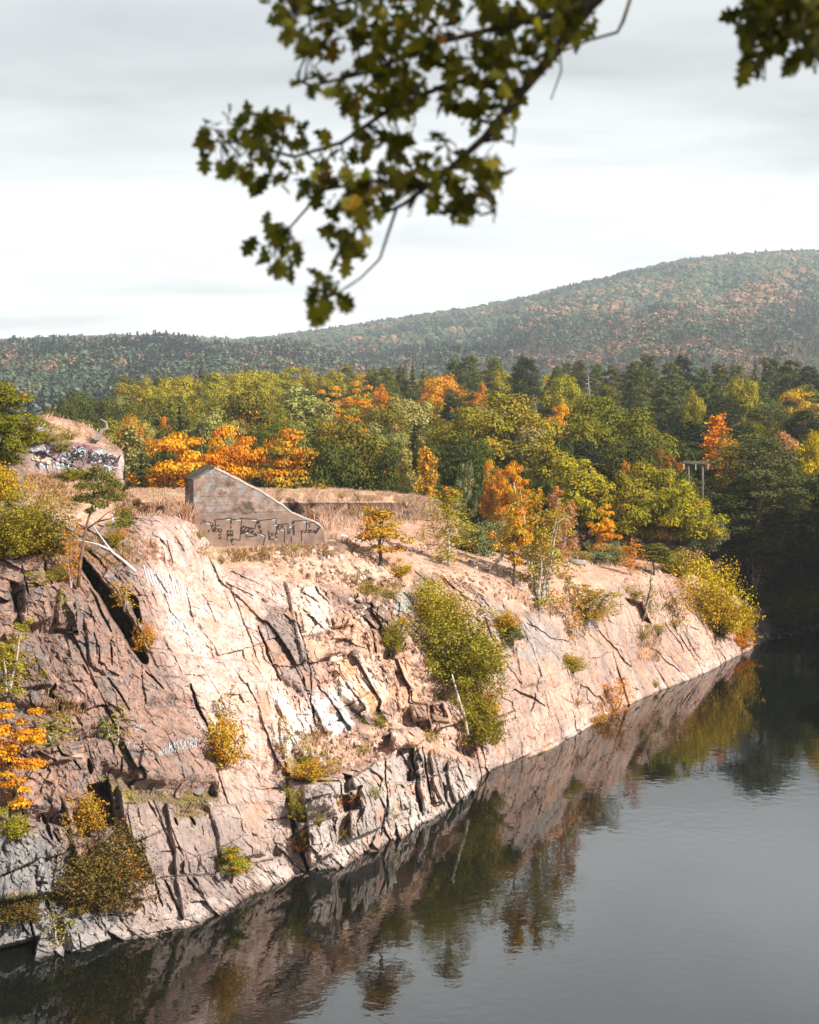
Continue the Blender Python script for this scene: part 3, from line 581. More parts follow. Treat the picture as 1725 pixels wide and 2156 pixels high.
# ----------------------------------------------------------------- water, banks, forest floor, hills
def water():
    m, nt, _, _ = mat('quarry_water')
    g = N(nt, 'ShaderNodeNewGeometry')
    mp = N(nt, 'ShaderNodeMapping'); mp.inputs['Scale'].default_value = (1, 1, 1); nt.links.new(g.outputs['Position'], mp.inputs['Vector'])
    f1 = noise(nt, 1.6, 3, .5, mp.outputs[0], .2); f2 = noise(nt, .12, 2, .5, mp.outputs[0])
    mm = N(nt, 'ShaderNodeMath', operation='MULTIPLY'); nt.links.new(f1, mm.inputs[0])
    r2 = N(nt, 'ShaderNodeMapRange'); nt.links.new(f2, r2.inputs[0]); r2.inputs[1].default_value = .4; r2.inputs[2].default_value = .65; r2.inputs[3].default_value = .35; r2.inputs[4].default_value = 1.
    nt.links.new(r2.outputs[0], mm.inputs[1])
    b = surf(nt, (.006, .008, .006), .02, .5, mm.outputs[0], 1.0, .008)
    b.inputs['IOR'].default_value = 1.42
    o = mesh_obj('water', [(-400, -60, 0), (260, -60, 0), (260, 175, 0), (-400, 175, 0)], [(0, 1, 2, 3)], m)
    tag(o, 'dark still water of the flooded quarry', None, None, 'structure')
water()

def zg(X, Y):
    X = np.asarray(X, float); Y = np.asarray(Y, float)
    return 4 + np.clip(Y - 140, 0, 900) * .018 + .5 * np.sin(X * .05 + Y * .03) - 3 * sm(-30, -90, X) * sm(170, 260, Y)
def grid_obj(name, xs, ys, zf, m, label):
    Xg, Yg = np.meshgrid(xs, ys, indexing='ij'); Z = zf(Xg, Yg); nx, ny = Xg.shape
    i = (np.arange(nx - 1)[:, None] * ny + np.arange(ny - 1)[None]).ravel()
    o = mesh_obj(name, np.stack([Xg, Yg, Z], -1).reshape(-1, 3), np.stack([i, i + ny, i + ny + 1, i + 1], 1), m, None, True)
    return tag(o, label, None, None, 'structure')
M['floor'] = plain('forest_floor', (.025, .02, .012), (.075, .055, .025), .9)
grid_obj('ground', np.linspace(-900, 900, 60), np.concatenate([np.linspace(144, 420, 60), np.linspace(430, 900, 20), np.linspace(1000, 9000, 10)]), lambda X, Y: zg(X, Y) - 30 * sm(1200, 3000, Y) - 8 * sm(150, 144, Y), M['floor'], 'leaf covered forest floor behind the quarry')
# right shore and the bank under the viewer, both mostly out of the picture
M['shore'] = plain('dark_shore_rock', (.018, .016, .014), (.10, .085, .075), 1.2, .95, .1, .8, .2)
def shore_z(X, Y):
    d = X - (.243 * Y + 1.5 + 1.2 * np.sin(Y * .3))
    return np.where(d < 0, -3 + d * .4, 0) + np.clip(d, 0, 2.2) * 1.3 + np.clip(d - 2.2, 0, 40) * .42 + np.where(d > 0, fbm(np.stack([X, Y, X * 0], -1).reshape(-1, 3) * .5, 4, 7).reshape(X.shape) * 1.5, 0)
grid_obj('shore', np.linspace(22, 130, 220), np.linspace(95, 175, 160), shore_z, M['shore'], 'steep wooded shore along the right side')
def bank_z(X, Y):
    return 18.2 - 22 * sm(2.4, 7.5, Y + .4 * np.sin(X)) + .12 * np.sin(X * 2.1) * np.cos(Y * 1.7)
grid_obj('near_bank', np.linspace(-40, 40, 90), np.linspace(-45, 10, 90), bank_z, M['floor'], 'grassy bank on which the viewer stands')

RIDGE = np.array([(-400, 735), (0, 728), (60, 723), (150, 717), (330, 715), (500, 723), (600, 716), (660, 707), (750, 693), (900, 668), (1000, 655), (1100, 636), (1200, 611), (1250, 597), (1330, 578), (1440, 554), (1560, 542), (1725, 534), (2100, 528)], float)
LRIDGE = np.array([(-400, 728), (0, 733), (60, 728), (150, 724), (230, 722), (330, 718), (400, 725), (500, 730), (600, 738), (700, 750), (800, 768), (950, 800), (2100, 800)], float)
YF, YL = 2500., 1350.
def hz(X, Y):
    x = X / Y * F + CX
    top = CZ + (HY - np.interp(x, RIDGE[:, 0], RIDGE[:, 1])) / F * YF
    t = np.clip((Y - 800) / (YF - 800), 0, 1.25)
    z = 12 + (top - 12) * np.where(t < 1, t ** 1.1, 1 - (t - 1) * 1.2)
    topl = CZ + (HY - np.interp(x, LRIDGE[:, 0], LRIDGE[:, 1])) / F * YL
    tl = np.clip((Y - 620) / (YL - 620), 0, 2)
    zl = 8 + (topl - 8) * np.where(tl < 1, tl ** .9, np.clip(1 - (tl - 1) * 1.6, -1, 1))
    return np.maximum(z, zl) + 20 * fbm(np.stack([x * .008, Y * .0028, 0 * Y], -1).reshape(-1, 3), 4, 19).reshape(np.shape(Y)) * np.clip((1 - np.minimum(t, 1)) * 5, 0, 1) * np.clip((Y - 640) / 300, 0, 1) * np.where(zl > z, .35, 1)
def hills():
    xs = np.linspace(-330, 2060, 160); ys = np.concatenate([np.linspace(600, 2500, 90), np.linspace(2540, 2900, 6)])
    xg, Yg = np.meshgrid(xs, ys, indexing='ij'); X = (xg - CX) / F * Yg; Z = hz(X, Yg)
    nx, ny = X.shape; i = (np.arange(nx - 1)[:, None] * ny + np.arange(ny - 1)[None]).ravel()
    o = mesh_obj('hill', np.stack([X, Yg, Z], -1).reshape(-1, 3), np.stack([i, i + ny, i + ny + 1, i + 1], 1), M['floor'], None, True)
    tag(o, 'long wooded hill rising to the right behind the forest', None, None, 'structure')
hills()
def ico(sub):
    t = (1 + 5 ** .5) / 2
    v = [(-1, t, 0), (1, t, 0), (-1, -t, 0), (1, -t, 0), (0, -1, t), (0, 1, t), (0, -1, -t), (0, 1, -t), (t, 0, -1), (t, 0, 1), (-t, 0, -1), (-t, 0, 1)]
    f = [(0, 11, 5), (0, 5, 1), (0, 1, 7), (0, 7, 10), (0, 10, 11), (1, 5, 9), (5, 11, 4), (11, 10, 2), (10, 7, 6), (7, 1, 8), (3, 9, 4), (3, 4, 2), (3, 2, 6), (3, 6, 8), (3, 8, 9), (4, 9, 5), (2, 4, 11), (6, 2, 10), (8, 6, 7), (9, 8, 1)]
    v = [np.array(a) / np.linalg.norm(a) for a in v]
    for _ in range(sub):
        c = {}; g = []
        def mid(a, b):
            k = (min(a, b), max(a, b))
            if k not in c: q = v[a] + v[b]; v.append(q / np.linalg.norm(q)); c[k] = len(v) - 1
            return c[k]
        for a, b, d in f:
            ab, bd, da = mid(a, b), mid(b, d), mid(d, a); g += [(a, ab, da), (b, bd, ab), (d, da, bd), (ab, bd, da)]
        f = g
    return np.array(v), np.array(f)
def quads(C, Nn, size, asp, g, along=None):
    """leaf quads: centre, normal, size, aspect"""
    n = len(C); Nn = Nn / (np.linalg.norm(Nn, axis=1)[:, None] + 1e-9)
    a = along if along is not None else g.standard_normal((n, 3))
    u = a - (a * Nn).sum(1)[:, None] * Nn; u /= np.linalg.norm(u, axis=1)[:, None] + 1e-9
    w = np.cross(Nn, u); s = np.asarray(size)[:, None]
    k = g.uniform(.3, .6, (n, 1))
    V = np.stack([C - u * s * .5, C + w * s * asp * .5 + u * s * (k - .5) * .4, C + u * s * .5 - Nn * s * .12, C - w * s * asp * .5 + u * s * (k - .5) * .4], 1)
    return V.reshape(-1, 3), np.arange(4 * n).reshape(n, 4)
def hill_trees():
    g = np.random.default_rng(3)
    n = 50000
    Y = 640 + (2560 - 640) * np.sqrt(g.random(n)) ; x = g.uniform(-140, 1860, n)
    # denser sampling of the far rim so that the skyline is closed
    Y[:3600] = g.uniform(2380, 2560, 3600); Y[3600:7600] = g.uniform(650, 1370, 4000); x[3600:7600] = g.uniform(-140, 800, 4000)
    k = 7600; Y[k:k + 3500] = g.uniform(435, 680, 3500); x[k:k + 3500] = g.uniform(-140, 520, 3500)
    X = (x - CX) / F * Y; Z = np.where(Y < 640, zg(X, Y), hz(X, Y))
    pt = np.stack([X, Y, Z], 1)
    patch = 1.4 * fbm(pt * np.array([.005, .0035, .005]), 4, 5); p2 = fbm(pt * np.array([.02, .012, .02]), 2, 9)
    con = (patch + .5 * g.standard_normal(n) * .35 > .20) | ((Y < 1400) & (g.random(n) < .85 * np.exp(-((x - 320 - 60 * p2) / 85) ** 2))) | (g.random(n) < .75 * np.clip((x - 1600) / 90, 0, 1) * np.clip((2000 - Y) / 300, 0, 1))
    aut = (~con) & (p2 + .22 * g.standard_normal(n) > .33 - .20 * np.clip((x - 1000) / 400, 0, 1) * np.clip((2200 - Y) / 400, 0, 1))
    bv, bf = ico(1); nv = len(bv)
    base = np.where(con[:, None], np.array([(.028, .047, .044)]), np.array([(.075, .105, .072)]))  # crown colours carry part of the bluish distance haze
    base = np.where((~con & (g.random(n) < .4))[:, None], np.array([(.105, .128, .07)]), base)
    base = np.where(aut[:, None], np.array([(.235, .15, .09)]), base) * g.uniform(.7, 1.25, n)[:, None]
    sc = g.uniform(.55, 1.0, n) + .8 * g.random(n) ** 4
    dk = np.interp(Y, [450, 700, 1300, 2500], [.62, .55, .72, .95]); w = np.where(con, 2.0, 3.7) * sc * dk; h = np.where(con, 4.0, 3.1) * sc * dk
    # nearer crowns are leafy clusters, the farthest ones small lumps
    nr_ = np.nonzero(Y < 1500)[0]; m_ = 34; q = len(nr_); d_ = g.standard_normal((q, m_, 3)); d_ /= np.linalg.norm(d_, axis=2)[:, :, None]; d_[:, :, 2] = np.where(d_[:, :, 2] < -.5, -d_[:, :, 2], d_[:, :, 2])
    cz = np.where(con[nr_][:, None, None], np.clip((1 - d_[:, :, 2:3]) * .62, .06, 1.2) * 1.3, 1); bm = 1 + .3 * g.standard_normal((q, m_, 1)).clip(-1.3, 1.3) * (1 - con[nr_])[:, None, None]
    c_ = d_ * np.concatenate([cz, cz, 0 * cz + 1], 2) * bm * np.stack([w, w, h], 1)[nr_][:, None] * .92 + (pt + np.stack([0 * w, 0 * w, h * .8], 1))[nr_][:, None]
    vq, fq = quads(c_.reshape(-1, 3), (d_ + .35 * g.standard_normal(d_.shape) + np.array([0, 0, .25])).reshape(-1, 3), np.repeat(w[nr_] * .75, m_) * g.uniform(.7, 1.2, q * m_), .8, g)
    oq = mesh_obj('valley_forest', vq, fq, M['far']); cattr(oq, 'Col', np.repeat(np.repeat(base[nr_], m_, 0) * g.uniform(.75, 1.25, (q * m_, 1)), 4, 0)); tag(oq, 'far off wood filling the valley and the low ridge at left', 'forest', None, 'stuff')
    fr_ = Y >= 1500; n = int(fr_.sum()); con, w, h, pt, base = con[fr_], w[fr_], h[fr_], pt[fr_], base[fr_]
    pv = np.repeat(bv[None], n, 0) * (1 + .26 * g.standard_normal((n, nv, 1)).clip(-1.5, 1.5))
    cone = np.clip((1 - pv[:, :, 2:3]) * .62, .06, 1.2)
    pv[:, :, :2] *= np.where(con[:, None, None], cone * 1.3, 1)
    V = pv * np.stack([w, w, h], 1)[:, None] + (pt + np.stack([0 * w, 0 * w, h * .8], 1))[:, None]
    Fc = (bf[None] + (np.arange(n) * nv)[:, None, None]).reshape(-1, 3)
    o = mesh_obj('hill_forest', V.reshape(-1, 3), Fc, M['far'])
    cattr(o, 'Col', np.repeat(base[:, None], nv, 1).reshape(-1, 3))
    tag(o, 'far off mixed wood covering the hazy hillside', 'forest', None, 'stuff')
hill_trees()

# ----------------------------------------------------------------- tree prototypes
def foliage(name, C, Nn, size, asp, g, m, along=None, lv=None):
    V, f = quads(C, Nn, size, asp, g, along)
    o = mesh_obj(name, V, f, m)
    n = len(C)
    fattr(o, 'lv', np.repeat(lv if lv is not None else g.random(n), 4)); fattr(o, 'lr', np.repeat(g.random(n), 4))
    return o
def unit(g, n):
    d = g.standard_normal((n, 3)); return d / np.linalg.norm(d, axis=1)[:, None]
PROTO = {}
def keep(key, fo, st):
    """prototype meshes: crown + stem; objects themselves are removed, meshes are shared"""
    a = fo.data; b = st.data if st else None
    bpy.data.objects.remove(fo)
    if st: bpy.data.objects.remove(st)
    zz = np.empty(len(a.vertices) * 3, np.float32); a.vertices.foreach_get('co', zz); zz = zz.reshape(-1, 3)
    PROTO[key] = (a, b, zz[:, 2].max(), np.percentile(np.abs(zz[:, 0]), 97) * 2)
def broad(key, seed, H=10., W=8., n=9000, nc=46, leaf=.30, lo=.22, flat=.75, bark='bark', top=1.0, gap=.0, cl=(.11, .19)):
    g = np.random.default_rng(seed); rr = random.Random(seed)
    cen = []
    zc = H * (lo + 1) / 2; rz = H * (1 - lo) / 2
    while len(cen) < nc:
        d = unit(g, 1)[0]; r = g.uniform(.45, .9) if len(cen) > nc * .25 else g.uniform(.1, .5)
        if d[2] < -.55 and g.random() < .6: continue
        wz = W / 2 * (1 - .25 * max(d[2], 0))
        c = np.array([d[0] * r * wz, d[1] * r * wz, zc + d[2] * r * rz * top]) * (1, 1, 1)
        c[:2] *= g.uniform(.85, 1.12)
        cen.append(c)
    cen = np.array(cen); rc = W * g.uniform(*cl, nc)
    k = g.choice(nc, n, p=rc ** 2 / (rc ** 2).sum())
    d = unit(g, n); d[:, 2] = np.where(d[:, 2] < -.3, -d[:, 2], d[:, 2])
    rad = rc[k] * (.62 + .42 * g.random(n)) * (1 + .25 * vnoise(d * 2.5 + k[:, None] * 7.7, seed))
    C = cen[k] + d * rad[:, None] * np.array([1, 1, flat])
    Nn = d * 1.2 + unit(g, n) * .42 + np.array([0, 0, .2])
    lvl = .55 * g.random(n) + .45 * g.random(nc)[k]
    fo = foliage('crown', C, Nn, leaf * g.uniform(.6, 1.25, n), .75, g, M['leaf'], None, lvl)
    mb = MB(); bend = [Vector((0, 0, -.6))] + [Vector((g.normal(0, .12), g.normal(0, .12), H * t)) for t in (.12, .28, .45, .62)]
    r0 = .021 * H; mb.tube(bend, [r0 * 1.2, r0, r0 * .8, r0 * .6, r0 * .3], 7)
    for c in cen[np.argsort(-rc)[:14]]:
        a = bend[2] if c[2] < H * .5 else bend[3]; c = Vector(c); q = (a + c) / 2 + Vector((0, 0, -.15))
        mb.tube([a, q, c], [r0 * .45, r0 * .3, r0 * .08], 5)
    keep(key, fo, mb.build('trunk', M[bark]))
def birch(key, seed, H=9., W=3.4, n=5200, leaf=.15, stems=1, bark='birchbark', droop=1.0, lo=.18, lean=.0):
    g = np.random.default_rng(seed); mb = MB(); C = []; Nn = []
    ns = 70 * max(1, n // 4000)
    for s in range(stems):
        a = 2 * math.pi * s / stems + g.uniform(0, 1); sp = (0 if stems == 1 else .16 * W) ; hh = H * (1 if s == 0 else g.uniform(.65, .92))
        tp = [Vector((math.cos(a) * sp * t * 1.6 + g.normal(0, .05) + lean * t * t, math.sin(a) * sp * t * 1.6 + g.normal(0, .05), hh * t - (.4 if t == 0 else 0))) for t in (0, .25, .5, .75, 1)]
        r0 = .0085 * H; mb.tube(tp, [r0 * 1.2, r0, r0 * .75, r0 * .45, r0 * .1], 6)
        m = n // stems; nb = ns // stems
        for b in range(nb):
            t = lo + (1 - lo) * (b + g.random()) / nb
            i = min(int(t * 4), 3); st = tp[i].lerp(tp[i + 1], t * 4 - i)
            an = g.uniform(0, 6.283); ln = W * .5 * (.25 + .85 * (1 - t) ** .7) * g.uniform(.6, 1.1) * (min(1, (t - lo) * 6 + .45))
            d = Vector((math.cos(an), math.sin(an), .75 * (t + .3)))
            mid = st + d * ln * .6; end = mid + Vector((d.x * ln * .4, d.y * ln * .4, -ln * .35 * droop))
            if b % 3 == 0: mb.tube([st, mid, end], [r0 * .3, r0 * .18, r0 * .05], 4)
            q = max(3, m // nb); u = g.random(q)[:, None]
            pts = np.where(u < .5, np.array(st) + (np.array(mid) - np.array(st)) * (u * 2), np.array(mid) + (np.array(end) - np.array(mid)) * (u * 2 - 1))
            hang = g.random((q, 1)) ** 1.5 * ln * .55 * droop
            pts = pts + g.normal(0, .055 * W * .5, (q, 3)) - hang * np.array([0, 0, 1.0])
            C.append(pts); Nn.append(g.standard_normal((q, 3)) + np.array([d.x, d.y, .35]) * .9)
    C = np.concatenate(C); Nn = np.concatenate(Nn)
    fo = foliage('crown', C, Nn, leaf * g.uniform(.6, 1.3, len(C)), .8, g, M['leaf'])
    keep(key, fo, mb.build('trunk', M[bark]))
def pine(key, seed, H=12., W=5.6, n=9000, nc=42, lo=.3, leaf=.34, open_=.0):
    g = np.random.default_rng(seed); mb = MB()
    tp = [Vector((g.normal(0, .1), g.normal(0, .1), H * t - (.5 if t == 0 else 0))) for t in (0, .3, .6, .85, .98)]
    r0 = .015 * H; mb.tube(tp, [r0 * 1.2, r0, r0 * .7, r0 * .35, r0 * .1], 7)
    cen = []; rc = []
    for b in range(nc):
        t = lo + (1 - lo) * ((b + .5 * g.random()) / nc) ** .9
        prof = math.sqrt(max(0, 1 - ((t - .35) / .67) ** 2)) * .92 + .05
        an = b * 2.4 + g.uniform(-.5, .5); ln = W * .5 * prof * g.uniform(.55, 1.12)
        i = min(int(np.searchsorted([.3, .6, .85], t)), 3); s = tp[0].lerp(tp[4], t)
        c = Vector((s.x + math.cos(an) * ln * .75, s.y + math.sin(an) * ln * .75, H * t + ln * .12))
        mb.tube([s, s.lerp(c, .6) + Vector((0, 0, -.1)), c], [r0 * .28, r0 * .18, r0 * .06], 4)
        cen.append(c); rc.append(W * g.uniform(.11, .19) * (.45 + .75 * prof))
    cen.append(Vector((0, 0, H * .97))); rc.append(W * .07)
    cen = np.array(cen); rc = np.array(rc)
    k = g.choice(len(cen), n, p=rc ** 2 / (rc ** 2).sum())
    d = unit(g, n); rad = rc[k] * (.35 + .65 * g.random(n))
    C = cen[k] + d * rad[:, None] * np.array([1.15, 1.15, .42])
    Nn = d * np.array([.5, .5, .6]) + unit(g, n) * .6 + np.array([0, 0, .5])
    al = d + np.array([0, 0, .5]) + .5 * unit(g, n)
    lvl = .5 * g.random(n) + .5 * g.random(len(cen))[k]
    fo = foliage('crown', C, Nn, leaf * g.uniform(.6, 1.2, n), .42, g, M['needle'], al, lvl)
    keep(key, fo, mb.build('trunk', M['pinebark']))
def spruce(key, seed, H=12., W=4., n=7000, leaf=.34):
    g = np.random.default_rng(seed); mb = MB(); mb.tube([(0, 0, -.5), (0, 0, H * .5), (0, 0, H)], [.17, .1, .02], 6)
    u = g.random(n); t = 1 - np.sqrt(u) * .93; lay = np.floor(t * 22) / 22 + .5 / 22
    an = g.uniform(0, 6.283, n); an = np.round(an * 9 / 6.283 + lay * 13) * 6.283 / 9 + g.normal(0, .12, n)
    rm = W / 2 * (1 - lay) ** .9 * (.75 + .35 * vnoise(np.stack([an * 2, lay * 20, lay * 0], 1), seed)); r = rm * np.sqrt(g.random(n))
    C = np.stack([np.cos(an) * r, np.sin(an) * r, H * lay - r * .28 + g.normal(0, .10, n)], 1)
    d = np.stack([np.cos(an), np.sin(an), -.2 + 0 * an], 1)
    fo = foliage('crown', C, np.stack([0 * an, 0 * an, 1 + 0 * an], 1) + .6 * unit(g, n), leaf * g.uniform(.6, 1.2, n), .45, g, M['needle'], d + .35 * unit(g, n))
    keep(key, fo, mb.build('trunk', M['bark']))
def bush(key, seed, H=2., W=2.4, n=1500, nc=14, leaf=.13, stems=5, bark='bark', sparse=.0):
    g = np.random.default_rng(seed); mb = MB()
    d0 = unit(g, nc); d0[:, 2] = np.abs(d0[:, 2])
    r = g.uniform(.25, .85, nc)[:, None]
    cen = np.array([0, 0, H * .28]) + d0 * r * np.array([W / 2, W / 2, H * .62]); rc = W * g.uniform(.10, .21, nc)
    cen *= g.uniform(.6, 1.25, (nc, 1)); rc *= g.uniform(.6, 1.3, nc)
    k = g.choice(nc, n, p=rc ** 2 / (rc ** 2).sum()); d = unit(g, n)
    C = cen[k] + d * (rc[k] * (.25 + .85 * g.random(n)))[:, None]
    nt_ = 18 + nc; td = unit(g, nt_) * np.array([.9, .9, .8]); td[:, 2] = np.abs(td[:, 2]) + .25; tl = g.uniform(.55, 1.12, nt_)
    te = td * tl[:, None] * np.array([W / 2, W / 2, H * .82]); ms = g.random(n) < .5; kt = g.integers(0, nt_, n); tt = .35 + .68 * g.random(n)
    C = np.where(ms[:, None], te[kt] * tt[:, None] + g.normal(0, .035 * W, (n, 3)) * (1.3 - tt)[:, None] - np.array([0, 0, 1]) * (tt ** 2 * .08 * H)[:, None], C)
    C[:, 2] = np.where(C[:, 2] < .03, np.abs(C[:, 2]) + .03, C[:, 2])
    Nn = d * .6 + unit(g, n) * .8 + np.array([0, 0, .3])
    fo = foliage('foliage', C, Nn, leaf * g.uniform(.55, 1.3, n), .75, g, M['leaf'], None, .5 * g.random(n) + .5 * g.random(nc)[k])
    for c in te: mb.tube([(0, 0, -.2), Vector(c) * .55, Vector(c) * 1.0 - Vector((0, 0, .08 * H))], [.010 * W / 2.4, .006 * W / 2.4, .002], 4)
    for c in cen[:max(stems, 5)]:
        c = Vector(c); mb.tube([(0, 0, -.25), c * .5 + Vector((0, 0, -.05)), c], [.022 * W / 2.4, .015 * W / 2.4, .005], 5)
    keep(key, fo, mb.build('stem', M[bark]))
for s in range(4): broad('oak%d' % s, 20 + s, H=10, W=8.4 + .5 * s, n=11000, nc=50 + 6 * s, leaf=.27)
for s in range(3): broad('beech%d' % s, 40 + s, H=10, W=8.2, n=12000, nc=64, leaf=.24, lo=.10, flat=.42, cl=(.10, .17))
for s in range(3): broad('ash%d' % s, 60 + s, H=11, W=6.2, n=9500, nc=50, leaf=.25, lo=.15, flat=.95, cl=(.10, .17))
broad('bigoak', 77, H=10, W=11, n=24000, nc=95, leaf=.21, lo=.2, flat=.7, cl=(.07, .12))
for s in range(4): pine('pine%d' % s, 80 + s, n=9500, nc=40 + 5 * s)
pine('bigpine', 95, H=14, W=7.2, n=22000, nc=85, lo=.16, leaf=.26)
pine('youngpine', 97, H=4., W=2.6, n=3600, nc=30, lo=.5, leaf=.19)
for s in range(2): spruce('spruce%d' % s, 100 + s)
birch('birch0', 110, n=6400, leaf=.17); birch('birch1', 111, n=5600, W=4.2, leaf=.16, stems=2); birch('birch2', 112, H=8, W=3.6, n=6500, leaf=.12, stems=4, lo=.12, droop=.6)
birch('birch3', 113, H=5, W=2.6, n=2100, leaf=.11, stems=2, droop=.5); birch('sapling0', 114, H=3., W=1.2, n=520, leaf=.10, stems=2, droop=.6, lo=.1); birch('sapling1', 115, H=3., W=1.7, n=750, leaf=.10, stems=3, droop=.5, lo=.08)
birch('birchn', 118, H=8, W=4.0, n=4200, leaf=.13, stems=1, lo=.12, droop=.7); birch('birchm', 119, H=8, W=4.4, n=5200, leaf=.125, stems=5, lo=.12, droop=.5)
broad('lefttree', 142, H=7, W=5, n=17000, nc=70, leaf=.14, lo=.02, flat=.8, cl=(.09, .15))
birch('larch', 116, H=7, W=2.2, n=3200, leaf=.12, droop=.2, lo=.1)
for s in range(4): bush('bush%d' % s, 120 + s, n=3000 + 400 * s, leaf=.08)
bush('bigbush', 130, H=4, W=4.6, n=15000, nc=46, leaf=.10, stems=9); bush('bigbush1', 131, H=4, W=4.2, n=13000, nc=40, leaf=.095, stems=9); bush('scrub', 133, H=1.2, W=1.6, n=700, nc=9, leaf=.07)
broad('maple', 140, H=6, W=4.2, n=7500, nc=50, leaf=.13, lo=.05, flat=.4, cl=(.08, .15))
broad('smalloak', 141, H=4.2, W=3.4, n=3600, nc=34, leaf=.14, lo=.1, flat=.7, cl=(.09, .16))

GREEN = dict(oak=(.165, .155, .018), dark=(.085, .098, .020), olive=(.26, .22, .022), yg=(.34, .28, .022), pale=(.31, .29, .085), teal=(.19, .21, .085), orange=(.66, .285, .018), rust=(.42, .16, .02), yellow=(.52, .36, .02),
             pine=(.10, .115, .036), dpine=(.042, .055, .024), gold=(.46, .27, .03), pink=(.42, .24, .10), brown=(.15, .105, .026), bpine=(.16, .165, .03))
TR = random.Random(77)
NAMES = {'oak': 'oak_tree', 'bigoak': 'oak_tree', 'smalloak': 'oak_tree', 'beech': 'beech_tree', 'ash': 'broadleaf_tree', 'pine': 'pine_tree', 'bigpine': 'pine_tree', 'youngpine': 'pine_tree', 'spruce': 'spruce_tree', 'birch': 'birch_tree', 'sapling': 'sapling', 'birchn': 'birch_tree', 'birchm': 'birch_tree', 'lefttree': 'broadleaf_tree', 'larch': 'larch_tree', 'bush': 'bush', 'bigbush': 'bush', 'scrub': 'shrub', 'maple': 'maple_tree'}
ALLT = []
def plant(proto, base, H, W, col, label, aut=0., group=None, cat=None, tilt=(0, 0), rz=None):
    a, b, h0, w0 = PROTO[proto]
    key = proto.rstrip('0123456789'); nm = NAMES[key]
    o = empty(nm, base, label, cat or nm.replace('_', ' ').split()[0] if nm in ('bush', 'shrub', 'sapling') else 'tree', group, TR.uniform(0, 6.28) if rz is None else rz)
    o.scale = (W / w0, W / w0, H / h0)
    o.rotation_euler[0], o.rotation_euler[1] = tilt
    c = GREEN[col] if isinstance(col, str) else col
    j = TR.uniform(.88, 1.12); c = tuple(v * j * TR.uniform(.94, 1.06) for v in c)
    f = bpy.data.objects.new('foliage' if 'bush' in nm or 'shrub' in nm else 'crown', a); COL.objects.link(f); f.parent = o; f.color = (*c, aut)
    s = bpy.data.objects.new('stem' if nm in ('bush', 'shrub', 'sapling') else 'trunk', b); COL.objects.link(s); s.parent = o
    ALLT.append(o); return o
def wood(proto, x, ytop, wpx, Y, col, label, aut=0., group=None):
    """tree of the wood behind, given by its crown top, crown width and distance"""
    X = (x - CX) / F * Y; zt = CZ + (HY - ytop) / F * Y; g = float(zg(X, Y)); W = wpx / F * Y * 1.12
    return plant(proto, (X, Y, g - .2), max(zt - g, 3), W, col, label, aut, group)
def cliffplant(proto, x, y, ytop, wpx, col, label, aut=0., tilt=(0, 0), dY=0., rz=None, group=None):
    p = spot(x, y); Y = p.y + dY
    base = P(x, y + 2, Y)
    return plant(proto, base, (y + 2 - ytop) / F * Y, wpx / F * Y * 1.1, col, label, aut, group, None, tilt, rz)

